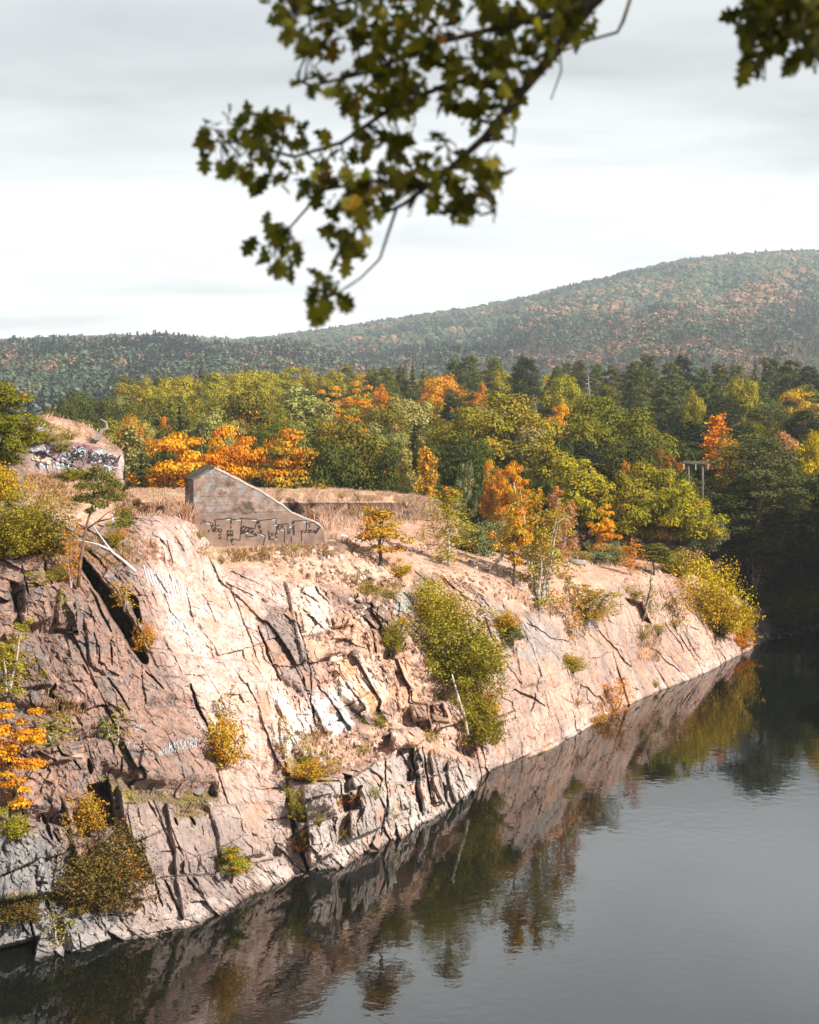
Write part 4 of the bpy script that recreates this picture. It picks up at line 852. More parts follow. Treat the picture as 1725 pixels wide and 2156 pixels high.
FOREST = [
 # far rows, left to right
 ('oak0', 100, 852, 62, 235, 'dark', 'low dark green oak at the left end of the wood beyond the mound'), ('oak1', 143, 818, 72, 240, 'dark', 'dark round oak whose top is leftmost on the wood skyline'), ('oak2', 182, 816, 66, 245, 'dark', 'dark oak second from the left on the wood skyline'), ('oak3', 216, 826, 74, 238, 'dark', 'dark oak behind the right end of the graffiti mound'),
 ('beech0', 268, 800, 84, 300, 'olive', 'olive beech with orange tinted top above the weeping birch', .35), ('oak1', 320, 794, 88, 310, 'yg', 'yellow green oak on the skyline left of the tall spruce tip'), ('oak2', 362, 787, 78, 320, 'yg', 'yellow green oak just left of the lone spruce tip'), ('spruce0', 424, 755, 28, 330, 'bpine', 'lone green spruce tip standing above the yellow skyline'), ('oak0', 398, 785, 70, 322, 'yg', 'yellow green oak under the lone spruce tip'),
 ('ash0', 455, 779, 74, 330, 'yg', 'golden green tree right of the lone spruce tip'), ('oak3', 500, 774, 76, 335, 'yg', 'golden green oak on the skyline above the concrete ruin peak'), ('oak2', 545, 771, 74, 340, 'yg', 'yellow skyline oak left of the brighter beech row'), ('beech1', 596, 768, 76, 345, 'yg', 'yellow green beech on the skyline over the sloping ruin wall'), ('oak1', 648, 766, 76, 345, 'olive', 'olive skyline oak left of the orange maple pair'), ('spruce1', 516, 766, 22, 352, 'bpine', 'small green spruce tip on the skyline above the ruin'),
 ('oak0', 700, 775, 70, 338, 'olive', 'olive skyline oak straight above the pink orange maple'), ('pine0', 733, 763, 40, 345, 'bpine', 'green pine tip above the bright orange maple'), ('pine1', 784, 772, 36, 340, 'bpine', 'short green pine tip right of the bright orange maple'), ('pine2', 815, 768, 40, 338, 'bpine', 'green pine tip left of the paired spruces'), ('pine3', 845, 769, 36, 340, 'pine', 'green pine between bright maple and paired spruces'), ('spruce0', 869, 760, 34, 338, 'pine', 'left one of the paired dark spruces on the skyline'), ('spruce1', 892, 762, 32, 342, 'bpine', 'right one of the paired spruces on the skyline'),
 ('oak2', 935, 781, 76, 300, 'orange', 'broad orange oak below the skyline right of the paired spruces', .5), ('beech2', 922, 812, 56, 262, 'orange', 'salmon orange beech left of the small dark pine'), ('pine1', 956, 753, 38, 345, 'pine', 'slim green pine on the skyline over the salmon beech'), ('pine2', 988, 744, 50, 318, 'pine', 'tall pine with bare lower trunk above the broad central oak'), ('pine0', 949, 829, 52, 225, 'dpine', 'small dark flat pine in front of the salmon beech'), ('pine3', 1045, 747, 50, 330, 'bpine', 'green pine on the skyline left of the tallest dark pine'), ('ash1', 1070, 772, 60, 300, 'olive', 'olive tree tucked left of the tallest dark pine'),
 ('bigpine', 1108, 744, 78, 262, 'dpine', 'tallest dark layered pine rising through the skyline above the central oak'), ('ash2', 1014, 800, 40, 290, 'rust', 'small rusty tree between two skyline pines', .5), ('oak3', 1188, 780, 92, 262, 'yg', 'round yellow green oak between the tallest pine and the bare snag', .1), ('pine0', 1171, 767, 36, 340, 'pine', 'small skyline pine right of the tallest dark pine'), ('pine1', 1194, 761, 36, 345, 'pine', 'skyline pine with thin crown above the round yellow oak'), ('pine2', 1218, 755, 40, 340, 'pine', 'skyline pine just left of the bare white snag'), ('pine3', 1255, 761, 46, 335, 'pine', 'loose skyline pine just right of the bare white snag'), ('pine0', 1292, 765, 46, 300, 'pine', 'dense pine above the left shoulder of the dark round oak'),
 ('pine1', 1339, 757, 52, 285, 'pine', 'full pine with pale trunk above the dark round oak'), ('pine3', 1367, 741, 50, 300, 'pine', 'tall pine, the higher of two above the dark round oak'), ('pine2', 1415, 757, 50, 288, 'pine', 'broad pine standing left of the sharp topped pine'), ('pine0', 1440, 744, 46, 305, 'dpine', 'sharp topped dark pine highest over the power poles'), ('pine1', 1480, 772, 48, 300, 'pine', 'pine right of the sharp topped dark pine'), ('pine2', 1517, 761, 44, 320, 'pine', 'skyline pine above the orange conical tree'), ('pine3', 1555, 763, 46, 325, 'bpine', 'pale green skyline pine right of the orange conical tree'), ('spruce0', 1590, 757, 36, 330, 'pine', 'narrow spruce on the right part of the skyline'),
 ('pine0', 1622, 748, 50, 318, 'pine', 'high skyline pine over the big lakeside pine'), ('pine1', 1664, 755, 56, 310, 'pine', 'wide skyline pine near the right edge'), ('pine2', 1704, 766, 54, 300, 'dpine', 'dark skyline pine nearest the right edge'), ('pine3', 1740, 762, 54, 300, 'pine', 'skyline pine cut by the right edge'),
 ('oak1', 1462, 810, 54, 235, 'yg', 'small yellow green oak under the sharp topped pine', .15), ('oak2', 1568, 784, 66, 250, 'olive', 'olive oak amid the right hand pines'), ('beech0', 1682, 811, 96, 232, 'gold', 'wide bronze beech under the right hand skyline pines', .25), ('pine1', 1500, 800, 70, 245, 'pine', 'pine filling the gap above the orange conical tree'), ('pine3', 1600, 800, 66, 255, 'pine', 'pine below the narrow right hand spruce'), ('pine2', 1400, 795, 60, 250, 'pine', 'short pine between dark oak and sharp topped pine'),
 # middle rows
 ('oak3', 266, 840, 108, 222, 'dark', 'wide dark oak below the olive beech left of the ruin'), ('oak0', 338, 830, 108, 228, 'oak', 'mid green oak left of the gap over the orange beeches'), ('spruce1', 378, 852, 62, 210, 'dpine', 'near black conifer over the left orange beech'), ('oak2', 284, 861, 64, 190, 'gold', 'golden orange oak right of the graffiti mound', .45), ('ash0', 234, 874, 62, 188, 'olive', 'olive bushy tree rising behind the graffiti mound end'), ('beech2', 342, 872, 36, 205, 'rust', 'small rust coloured beech behind the left orange beech', .6), ('ash1', 437, 850, 80, 192, 'pale', 'pale olive tree behind the dip between two orange beeches'), ('oak1', 522, 800, 140, 225, 'oak', 'large green oak high above the concrete ruin peak', .14), ('oak3', 452, 812, 84, 245, 'olive', 'olive oak above the pale bushy tree'),
 ('ash2', 625, 803, 130, 235, 'pale', 'broad pale green ash above the sloping ruin wall'), ('ash0', 690, 838, 90, 215, 'pale', 'pale green ash under the pink orange maple'), ('beech1', 722, 852, 88, 205, 'olive', 'olive beech with peach top under the orange maple', .3), ('maple', 751, 798, 64, 255, 'orange', 'brightest orange maple in the middle of the wood'), ('maple', 699, 809, 54, 262, 'orange', 'pink orange maple left of the brightest one', .0), ('oak0', 804, 805, 52, 262, 'rust', 'dark rust oak right of the brightest maple', .5), ('ash1', 866, 826, 86, 225, 'pale', 'tall light green ash above the two slim birches'), ('oak2', 810, 840, 86, 220, 'oak', 'green oak below the dark rust oak'), ('oak1', 575, 835, 80, 228, 'olive', 'olive oak left of the broad pale ash'),
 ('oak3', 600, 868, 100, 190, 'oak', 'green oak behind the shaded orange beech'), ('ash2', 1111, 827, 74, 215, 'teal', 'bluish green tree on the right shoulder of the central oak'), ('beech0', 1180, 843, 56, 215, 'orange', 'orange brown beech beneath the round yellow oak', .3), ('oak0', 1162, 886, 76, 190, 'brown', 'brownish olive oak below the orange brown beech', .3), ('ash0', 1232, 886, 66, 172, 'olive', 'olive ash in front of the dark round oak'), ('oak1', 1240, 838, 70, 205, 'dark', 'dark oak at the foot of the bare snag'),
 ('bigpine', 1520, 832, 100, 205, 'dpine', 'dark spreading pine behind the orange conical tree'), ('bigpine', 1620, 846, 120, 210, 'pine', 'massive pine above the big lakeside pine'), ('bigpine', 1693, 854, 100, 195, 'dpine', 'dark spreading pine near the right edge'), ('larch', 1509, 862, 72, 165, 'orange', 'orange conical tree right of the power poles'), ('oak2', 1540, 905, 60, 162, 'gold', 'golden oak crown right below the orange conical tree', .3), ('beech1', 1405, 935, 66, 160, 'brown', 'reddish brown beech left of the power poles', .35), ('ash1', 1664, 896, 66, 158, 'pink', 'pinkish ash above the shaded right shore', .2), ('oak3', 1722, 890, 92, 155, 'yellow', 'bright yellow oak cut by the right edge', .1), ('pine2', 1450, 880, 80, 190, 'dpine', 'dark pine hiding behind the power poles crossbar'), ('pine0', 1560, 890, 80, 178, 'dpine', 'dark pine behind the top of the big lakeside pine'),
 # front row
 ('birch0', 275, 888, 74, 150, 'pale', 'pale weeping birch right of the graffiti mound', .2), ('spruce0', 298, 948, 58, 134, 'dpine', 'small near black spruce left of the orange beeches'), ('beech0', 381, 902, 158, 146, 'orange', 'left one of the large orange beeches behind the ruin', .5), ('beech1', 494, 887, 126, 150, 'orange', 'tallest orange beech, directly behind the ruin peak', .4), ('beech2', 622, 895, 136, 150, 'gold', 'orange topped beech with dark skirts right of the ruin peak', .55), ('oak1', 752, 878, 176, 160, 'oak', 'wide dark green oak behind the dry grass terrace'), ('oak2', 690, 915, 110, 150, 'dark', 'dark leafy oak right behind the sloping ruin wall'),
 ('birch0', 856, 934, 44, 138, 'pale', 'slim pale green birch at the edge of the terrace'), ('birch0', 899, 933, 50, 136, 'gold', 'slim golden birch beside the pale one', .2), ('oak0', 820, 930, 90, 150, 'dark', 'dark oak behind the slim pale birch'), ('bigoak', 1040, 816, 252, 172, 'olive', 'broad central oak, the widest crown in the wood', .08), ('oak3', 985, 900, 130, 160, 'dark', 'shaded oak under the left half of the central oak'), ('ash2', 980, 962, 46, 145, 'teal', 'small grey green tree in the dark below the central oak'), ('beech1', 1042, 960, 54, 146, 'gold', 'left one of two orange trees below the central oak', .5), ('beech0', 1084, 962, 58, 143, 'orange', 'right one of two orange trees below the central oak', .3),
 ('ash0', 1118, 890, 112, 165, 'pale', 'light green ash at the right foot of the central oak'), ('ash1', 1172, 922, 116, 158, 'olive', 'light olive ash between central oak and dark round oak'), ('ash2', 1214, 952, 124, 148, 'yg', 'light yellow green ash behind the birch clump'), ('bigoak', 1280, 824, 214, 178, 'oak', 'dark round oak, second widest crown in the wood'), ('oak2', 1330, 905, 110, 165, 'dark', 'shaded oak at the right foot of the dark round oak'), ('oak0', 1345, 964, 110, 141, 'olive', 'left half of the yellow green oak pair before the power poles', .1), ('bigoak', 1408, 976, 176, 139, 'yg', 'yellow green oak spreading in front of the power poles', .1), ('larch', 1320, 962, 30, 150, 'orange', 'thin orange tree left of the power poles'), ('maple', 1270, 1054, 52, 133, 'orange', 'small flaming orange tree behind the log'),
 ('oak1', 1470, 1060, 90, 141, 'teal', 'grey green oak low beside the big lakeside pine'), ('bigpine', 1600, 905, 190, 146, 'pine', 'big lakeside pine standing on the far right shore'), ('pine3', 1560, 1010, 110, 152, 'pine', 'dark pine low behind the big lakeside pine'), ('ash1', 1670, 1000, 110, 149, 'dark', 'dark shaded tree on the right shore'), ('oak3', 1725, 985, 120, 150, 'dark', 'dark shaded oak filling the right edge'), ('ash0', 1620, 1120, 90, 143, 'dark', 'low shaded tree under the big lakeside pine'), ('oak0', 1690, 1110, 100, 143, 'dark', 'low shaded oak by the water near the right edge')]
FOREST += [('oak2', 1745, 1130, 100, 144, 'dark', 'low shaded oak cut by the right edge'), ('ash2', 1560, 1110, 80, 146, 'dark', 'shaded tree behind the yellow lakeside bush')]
for t in FOREST: wood(*t)
# half hidden crowns that close the gaps of the wood
def where_(x):
    for lim, s in ((120, 'beyond the left mound'), (262, 'above the graffiti mound'), (390, 'left of the concrete ruin'), (530, 'above the ruin peak'), (700, 'above the sloping ruin wall'), (850, 'above the grass terrace'), (960, 'above the slim birches'), (1130, 'around the central oak'), (1250, 'below the bare snag'), (1380, 'around the dark round oak'), (1500, 'around the power poles'), (1620, 'behind the big lakeside pine')):
        if x < lim: return s
    return 'near the right edge'
cnt = {}
for row, (Y, yt, st) in enumerate([(365, 786, 34), (300, 812, 38), (258, 842, 42), (205, 880, 46), (176, 925, 52), (158, 985, 58)]):
    x = 85 + 13 * row
    while x < 1765:
        k = TR.random(); right = x > 1290
        ok = not (x < 300 and yt < 812 and x < 240)
        if x < 130 and row < 2: ok = False
        pr, co = (TR.choice(['pine0', 'pine1', 'pine2', 'spruce1']), TR.choice(['pine', 'pine', 'dpine', 'bpine'])) if (k < (.42 if right else .06)) else (TR.choice(['oak0', 'oak1', 'oak2', 'oak3', 'ash0', 'ash1', 'beech2']), TR.choice(['oak', 'olive', 'dark', 'oak', 'yg' if row < 3 and not right else 'dark', 'pale' if not right else 'oak']))
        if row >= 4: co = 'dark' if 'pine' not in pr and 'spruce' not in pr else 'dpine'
        kind = 'conifer' if ('pine' in pr or 'spruce' in pr) else 'leafy tree'
        shade = {'oak': 'green', 'olive': 'olive', 'dark': 'dark', 'yg': 'yellow green', 'pale': 'pale', 'pine': 'green', 'dpine': 'dark', 'bpine': 'light green'}[co]
        rank = ['on the far skyline', 'just under the skyline', 'in the upper middle ranks', 'in the middle ranks', 'in the lower ranks', 'low at the shaded edge'][row]
        lab = 'half hidden %s %s %s %s' % (shade, kind, rank, where_(x))
        if ok: wood(pr, x, yt + TR.uniform(-8, 14) + (30 if x < 250 and row < 3 else 0), st * TR.uniform(1.3, 1.9), Y + TR.uniform(-10, 10), co, lab, TR.choice([0, 0, .1, .2]) if kind == 'leafy tree' and row < 4 else 0, lab + ' group')
        x += st * TR.uniform(.8, 1.2)
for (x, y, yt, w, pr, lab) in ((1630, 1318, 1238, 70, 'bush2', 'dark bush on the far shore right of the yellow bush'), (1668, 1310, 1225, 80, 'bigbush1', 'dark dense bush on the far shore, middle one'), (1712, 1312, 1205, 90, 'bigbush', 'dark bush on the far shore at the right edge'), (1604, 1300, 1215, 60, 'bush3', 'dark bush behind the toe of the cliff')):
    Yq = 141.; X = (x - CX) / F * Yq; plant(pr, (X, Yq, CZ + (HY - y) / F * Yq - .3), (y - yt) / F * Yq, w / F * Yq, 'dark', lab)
# trees of the right shore, out of frame, that shade the dark corner
for (X, Y, H) in ((39, 131, 11), (44, 137, 12), (42, 125, 10), (48, 129, 12), (50, 140, 12), (46, 119, 11), (38.5, 138, 11), (54, 133, 13), (53, 122, 12), (43, 146, 12)):
    z = float(shore_z(np.array([[X]]), np.array([[Y]]))[0, 0])
    plant(TR.choice(['oak1', 'pine1', 'oak3', 'bigoak']), (X, Y, z - .3), H, 9.5, 'dark', 'tall unseen shore tree just beyond the right edge, shading the dark corner', 0, 'unseen shore trees beyond the right edge')

# ----------------------------------------------------------------- trees and bushes of the quarry itself (x, y foot, y top, width px)
QUARRY = [
 ('birchn', 943, 1192, 1024, 100, 'yg', 'yellowing birch on the sandy shelf above the big cliffside birch', .22), ('smalloak', 800, 1192, 1064, 96, 'gold', 'small golden oak leaning on the sand right of the ruin', .35), ('bush1', 838, 1212, 1168, 50, 'yellow', 'yellow bush at the foot of the small golden oak', .2),
 ('bigbush', 930, 1330, 1196, 118, 'yg', 'yellow green upper bush at the top of the big cliff thicket', .1), ('bigbush1', 958, 1440, 1262, 180, 'olive', 'large green bush in the middle of the cliff thicket', .05), ('bigbush', 1000, 1545, 1385, 122, 'olive', 'green birch bush at the lower end of the cliff thicket', .12), ('bush2', 905, 1330, 1255, 70, 'olive', 'green bush on the left flank of the cliff thicket'), ('bush1', 1015, 1420, 1330, 80, 'olive', 'green bush on the right flank of the cliff thicket', .1),
 ('bush2', 1010, 1515, 1440, 90, 'gold', 'orange tinted bush below the cliff thicket', .4), ('bush3', 1000, 1565, 1500, 96, 'olive', 'thin green bush near the water under the cliff thicket', .1), ('bush0', 1045, 1560, 1505, 46, 'olive', 'small bright bush right of the thin waterside bush', .1),
 ('larch', 1130, 1225, 1022, 50, 'yg', 'pointed golden larch behind the birch clump', .3), ('birchm', 1136, 1284, 1030, 130, 'yg', 'sparse yellow birch clump with several white stems', .3), ('birch1', 1188, 1192, 1022, 70, 'pink', 'pinkish pale birch leaning right of the larch', .2), ('birch2', 1238, 1308, 1210, 110, 'yg', 'low spreading birch on the cliff edge right of the clump', .3),
 ('sapling1', 1075, 1130, 1068, 50, 'gold', 'golden tuft of leaves beside the leaning white birch', .4), ('smalloak', 1079, 1232, 1060, 62, 'gold', 'thin dark stemmed oak left of the birch clump', .35),
 ('bigbush', 1514, 1335, 1150, 128, 'yellow', 'big yellow bush at the right end of the cliff', .12), ('bush2', 1565, 1350, 1270, 60, 'yellow', 'lower yellow bush hanging over the water', .3), ('bush1', 1562, 1362, 1318, 50, 'orange', 'orange shrub at the cliff toe by the water', .4), ('bush0', 1473, 1212, 1150, 70, 'pink', 'pinkish bush behind the big yellow bush', .3),
 ('birch3', 1330, 1212, 1132, 52, 'orange', 'small orange birch with white stem near the log', .4), ('youngpine', 1378, 1212, 1142, 64, 'bpine', 'small green pine on the plateau right of the orange birch'), ('bush3', 1424, 1212, 1150, 76, 'olive', 'dark olive bush with reddish leaves beside the small pine', .3), ('sapling0', 1592, 1240, 1150, 40, 'pale', 'pale slender sapling against the dark right shore'),
 ('bush2', 1015, 1170, 1085, 80, 'teal', 'grey green willow bush on the plateau behind the birch'), ('bush0', 1062, 1165, 1100, 66, 'teal', 'grey green willow bush left of the leaning birch'), ('bush3', 985, 1160, 1098, 60, 'olive', 'olive willow bush leftmost of the willow row'), ('bush1', 1255, 1185, 1138, 66, 'teal', 'grey green bush behind the log, left one'), ('bush2', 1298, 1190, 1138, 66, 'teal', 'grey green bush behind the log, right one'), ('bush0', 1215, 1180, 1140, 50, 'olive', 'low olive bush left behind the log'),
 ('bush0', 1322, 1262, 1228, 56, 'olive', 'dark tufted bush on the brow of the right cliff', .2), ('sapling0', 1372, 1300, 1235, 34, 'yg', 'spindly green sapling beside the cliff notch', .2), ('scrub', 1385, 1330, 1300, 46, 'yg', 'bright green tuft right of the cliff notch', .1), ('scrub', 1350, 1345, 1305, 40, 'olive', 'olive tuft below the cliff notch', .2), ('sapling1', 1425, 1305, 1225, 70, 'gold', 'thin golden sapling on the right brow', .4), ('scrub', 1418, 1320, 1292, 34, 'yg', 'small tuft at the foot of the thin golden sapling', .1),
 ('bush2', 1203, 1412, 1372, 64, 'yg', 'bright moss green bush in the middle of the right cliff', .2), ('sapling1', 1205, 1350, 1240, 52, 'gold', 'golden sapling growing from the right cliff face', .35), ('scrub', 1215, 1482, 1458, 30, 'gold', 'small golden tuft low on the right cliff', .3), ('birch3', 1297, 1520, 1420, 62, 'orange', 'pale orange birch rooted at the waterline', .6), ('bush1', 1262, 1535, 1492, 52, 'gold', 'brownish bush at the waterline by the white stone', .4), ('scrub', 1290, 1530, 1498, 34, 'olive', 'green tuft beside the white waterline stone', .1), ('scrub', 1380, 1445, 1425, 20, 'olive', 'tiny tuft at the water under the right cliff', .2),
 ('bush3', 1060, 1330, 1278, 56, 'yellow', 'yellow bush on the cliff brow right of the cliff thicket', .3), ('youngpine', 1082, 1375, 1320, 44, 'bpine', 'small drooping pine below the yellow brow bush'), ('bush2', 828, 1372, 1298, 66, 'olive', 'green bush on the blocky ledge left of the cliff thicket', .2), ('scrub', 845, 1318, 1280, 46, 'gold', 'golden tuft above the blocky ledge', .3), ('scrub', 722, 1325, 1290, 26, 'olive', 'little tuft on the pale fresh rock', .3),
 ('scrub', 760, 1588, 1548, 44, 'olive', 'green shrub in the sandy gully'), ('bush0', 802, 1530, 1496, 30, 'olive', 'small green bush high in the sandy gully', .2), ('scrub', 765, 1522, 1502, 22, 'olive', 'tiny shrub below the orange slab'), ('bush1', 632, 1612, 1558, 66, 'olive', 'green bush on the mossy end of the gully', .2), ('bush2', 652, 1640, 1595, 90, 'gold', 'rusty bush spreading along the gully lip', .4), ('sapling0', 600, 1590, 1510, 36, 'olive', 'thin sapling before the white paint patch', .2), ('bush0', 628, 1722, 1652, 46, 'olive', 'pale green bush in the cleft between slab and blocks'), ('scrub', 673, 1735, 1700, 26, 'olive', 'small shrub on the grey block'), ('bush3', 640, 1790, 1740, 48, 'brown', 'brown bush deep in the cleft near the water', .3), ('scrub', 716, 1762, 1725, 46, 'olive', 'grassy shrub under the rubble pocket', .2), ('scrub', 788, 1680, 1640, 34, 'olive', 'shrub on the rim of the stained block', .2), ('scrub', 830, 1722, 1706, 22, 'yg', 'bright tuft at the foot of the stained block'), ('bush0', 742, 1682, 1662, 50, 'brown', 'brown low bush in the rubble pocket', .4), ('scrub', 900, 1560, 1530, 56, 'olive', 'grassy tuft above the split columns', .2),
 ('maple', 24, 1745, 1480, 126, 'orange', 'blazing orange maple at the left edge', .0), ('bush1', 22, 1765, 1690, 70, 'yg', 'green base of leaves under the orange maple', .3), ('birch2', 18, 1470, 1300, 96, 'yg', 'drooping green birch at the left edge above the orange maple', .25), ('sapling1', 112, 1570, 1495, 76, 'yg', 'green sapling right of the orange maple', .2), ('sapling0', 240, 1578, 1480, 54, 'olive', 'thin olive sapling in the middle of the grey slab', .25), ('scrub', 88, 1425, 1398, 26, 'yg', 'small yellow green shrub in the left rock'),
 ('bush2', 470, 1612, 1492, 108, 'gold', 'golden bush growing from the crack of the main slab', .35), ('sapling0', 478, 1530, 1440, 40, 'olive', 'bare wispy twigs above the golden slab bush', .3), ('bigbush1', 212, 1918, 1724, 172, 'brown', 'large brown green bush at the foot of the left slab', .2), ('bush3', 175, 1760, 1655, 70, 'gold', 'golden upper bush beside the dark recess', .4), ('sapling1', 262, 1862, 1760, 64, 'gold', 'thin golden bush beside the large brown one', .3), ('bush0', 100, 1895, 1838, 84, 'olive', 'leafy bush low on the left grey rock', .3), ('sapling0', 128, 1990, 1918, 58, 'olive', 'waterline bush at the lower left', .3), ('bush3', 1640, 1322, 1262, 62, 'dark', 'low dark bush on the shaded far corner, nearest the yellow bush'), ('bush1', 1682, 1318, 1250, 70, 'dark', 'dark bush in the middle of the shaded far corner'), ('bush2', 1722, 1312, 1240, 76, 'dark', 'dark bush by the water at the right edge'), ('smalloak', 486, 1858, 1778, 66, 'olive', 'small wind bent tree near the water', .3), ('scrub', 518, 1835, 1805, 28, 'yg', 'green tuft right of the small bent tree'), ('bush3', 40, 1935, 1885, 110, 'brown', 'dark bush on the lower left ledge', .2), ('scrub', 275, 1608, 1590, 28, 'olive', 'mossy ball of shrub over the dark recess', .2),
 ('lefttree', 6, 1006, 800, 128, 'oak', 'leafy tree at the left edge beside the mound', .08), ('bigbush', 32, 1172, 1010, 170, 'olive', 'big leafy bush at the left edge under the mound', .1), ('bush2', 8, 1055, 965, 90, 'yellow', 'yellow leafy bush between the left edge trees', .3), ('bigbush', 75, 1165, 1060, 116, 'olive', 'green bush right of the big left edge bush', .12),
 ('scrub', 145, 925, 885, 36, 'olive', 'tuft of weeds on the mound top'), ('bush1', 95, 930, 888, 62, 'olive', 'dark bush on the left of the mound top', .1), ('bush0', 128, 948, 918, 44, 'olive', 'small bush under the mound top'), ('birch3', 150, 1235, 1088, 44, 'gold', 'thin golden birch before the dark cleft', .5), ('birch3', 140, 1330, 1238, 46, 'pale', 'pale sapling below the dark cleft', .1), ('bush1', 78, 1232, 1196, 46, 'yg', 'yellow green bush in the shadow at left', .3), ('bush0', 118, 1224, 1184, 46, 'olive', 'bright green bush in the shadow at left'), ('sapling1', 262, 1278, 1222, 46, 'gold', 'golden twigs hanging over the deep cleft', .4), ('bush2', 306, 1372, 1300, 62, 'gold', 'golden bush at the lower end of the deep cleft', .4), ('bush0', 242, 1150, 1095, 40, 'olive', 'green bush beside the white paint drips', .2), ('scrub', 262, 1110, 1055, 46, 'olive', 'weedy shrub on the rim right of the white paint drips', .3), ('scrub', 260, 1132, 1108, 24, 'orange', 'orange shrub under the white paint drips', .3), ('bush3', 150, 1008, 982, 60, 'olive', 'low shrub at the foot of the graffiti wall', .2),
 ('scrub', 594, 1036, 1021, 24, 'olive', 'little bush on the terrace before the shaded orange beech'), ('scrub', 722, 1047, 1033, 24, 'gold', 'little golden bush on the terrace', .3), ('sapling0', 752, 1052, 1025, 26, 'yg', 'spiky sapling on the terrace edge', .2), ('sapling0', 652, 1100, 1064, 16, 'gold', 'thin sapling by the lower end of the ruin wall', .4), ('scrub', 560, 1168, 1148, 40, 'olive', 'weeds at the foot of the ruin graffiti', .4), ('scrub', 508, 1172, 1152, 34, 'gold', 'yellow weeds at the foot of the ruin, left part', .4), ('scrub', 622, 1160, 1138, 26, 'yg', 'green weeds at the right foot of the ruin', .2), ('scrub', 770, 1250, 1215, 60, 'olive', 'low shrub among branches on the sandy brow', .1), ('scrub', 815, 1256, 1222, 50, 'olive', 'second low shrub on the sandy brow', .1), ('scrub', 690, 1172, 1150, 40, 'brown', 'brown weeds beside the dark rubble', .3), ('scrub', 420, 1130, 1108, 26, 'olive', 'tuft on the rock before the ruin', .3), ('scrub', 465, 1185, 1165, 24, 'brown', 'brown tuft at the slab top', .3)]
for q in QUARRY: cliffplant(*q)

# pine on the left brow, with the bare limb reaching right
def line_obj(name, pts, r0, r1, m, parent=None, n=7, dep=None):
    mb = MB(); k = len(pts)
    mb.tube(pts, [r0 + (r1 - r0) * i / (k - 1) for i in range(k)], n); return mb.build(name, m, parent, True)
def px3(l, Y): return [Vector(P(x, y, Y + (d[0] if d else 0))) for x, y, *d in l]
def leafcloud(blobs, n, leaf, seed, key, flat=.55, asp=.5, parent=None, color='bpine', aut=0., name='crown', al_up=True):
    """foliage of a tree drawn as blobs given in sheet px + depth"""
    g = np.random.default_rng(seed); C = []; Nn = []; lv = []
    tot = sum(b[2] ** 2 for b in blobs)
    for (x, y, rpx, Y) in blobs:
        k = max(8, int(n * rpx ** 2 / tot)); c = np.array(P(x, y, Y)); r = rpx / F * Y
        d = unit(g, k); C.append(c + d * (r * (.3 + .75 * g.random(k)))[:, None] * np.array([1, 1, flat])); Nn.append(d * .5 + unit(g, k) * .7 + np.array([0, 0, .4])); lv.append(.5 * g.random(k) + .5 * g.random())
    C = np.concatenate(C); Nn = np.concatenate(Nn)
    o = foliage(name, C, Nn, leaf * g.uniform(.6, 1.3, len(C)), asp, g, M[key], (unit(g, len(C)) + np.array([0, 0, .6])) if al_up else None, np.concatenate(lv))
    o.parent = parent; o.color = (*GREEN[color], aut); return o
b0 = spot(164, 1232)
tp = empty('pine_tree', (0, 0, 0), 'crooked green pine on the left brow with a bare limb', 'tree')
Yp = b0.y - .3
line_obj('trunk', px3([(164, 1236), (170, 1180), (178, 1130), (184, 1100), (196, 1060), (199, 1020), (203, 985)], Yp), .085, .02, M['pinebark'], tp)
mb = MB()
for l in ([(180, 1116), (206, 1098), (226, 1080), (244, 1072)], [(206, 1098), (232, 1092), (258, 1078)], [(196, 1060), (172, 1052), (160, 1048)], [(198, 1040), (226, 1034), (246, 1030)], [(199, 1020), (180, 1012)]):
    mb.tube(px3(l, Yp), [.045 - .035 * i / (len(l) - 1) for i in range(len(l))], 5)
mb.build('limb', M['pinebark'], tp, True)
leafcloud([(203, 988, 20, Yp), (188, 1002, 22, Yp + .3), (222, 1000, 22, Yp - .3), (240, 1018, 24, Yp), (172, 1022, 20, Yp), (206, 1024, 26, Yp - .4), (225, 1042, 26, Yp + .2), (186, 1048, 24, Yp - .2), (165, 1050, 16, Yp), (212, 1062, 20, Yp), (244, 1048, 18, Yp), (262, 1080, 18, Yp), (254, 1100, 16, Yp - .2), (275, 1098, 14, Yp), (190, 1075, 14, Yp)], 4200, .15, 5, 'needle', .5, .3, tp)

# fallen and standing white dead stems
def stemthing(name, label, lines, m, Yf, r0, r1, cat, part='branch'):
    o = empty(name, (0, 0, 0), label, cat)
    for i, l in enumerate(lines): line_obj('stem' if i == 0 else part, px3(l, Yf), r0 * (1 if i == 0 else .6), r1, m, o)
    return o
M['snag'] = plain('bleached_birch', (.36, .36, .345), (.66, .66, .64), 8)
stemthing('fallen_birch', 'fallen white birch stem forked over the deep cleft', [[(286, 1204), (262, 1182), (236, 1162), (222, 1143), (204, 1118), (190, 1095)], [(232, 1158), (206, 1146), (170, 1138), (130, 1134), (92, 1135)]], M['snag'], spot(290, 1206).y - .9, .078, .014, 'dead tree')
stemthing('leaning_birch', 'leaning white birch with golden top behind the thin dark stem', [[(1040, 1194), (1056, 1172), (1068, 1140), (1078, 1110), (1083, 1075), (1086, 1040), (1082, 1015)], [(1078, 1108), (1090, 1080), (1094, 1060)]], M['birchbark'], spot(1040, 1194).y, .11, .02, 'tree')
o = bpy.data.objects[[k.name for k in COL.objects if k.name.startswith('leaning_birch')][0]]
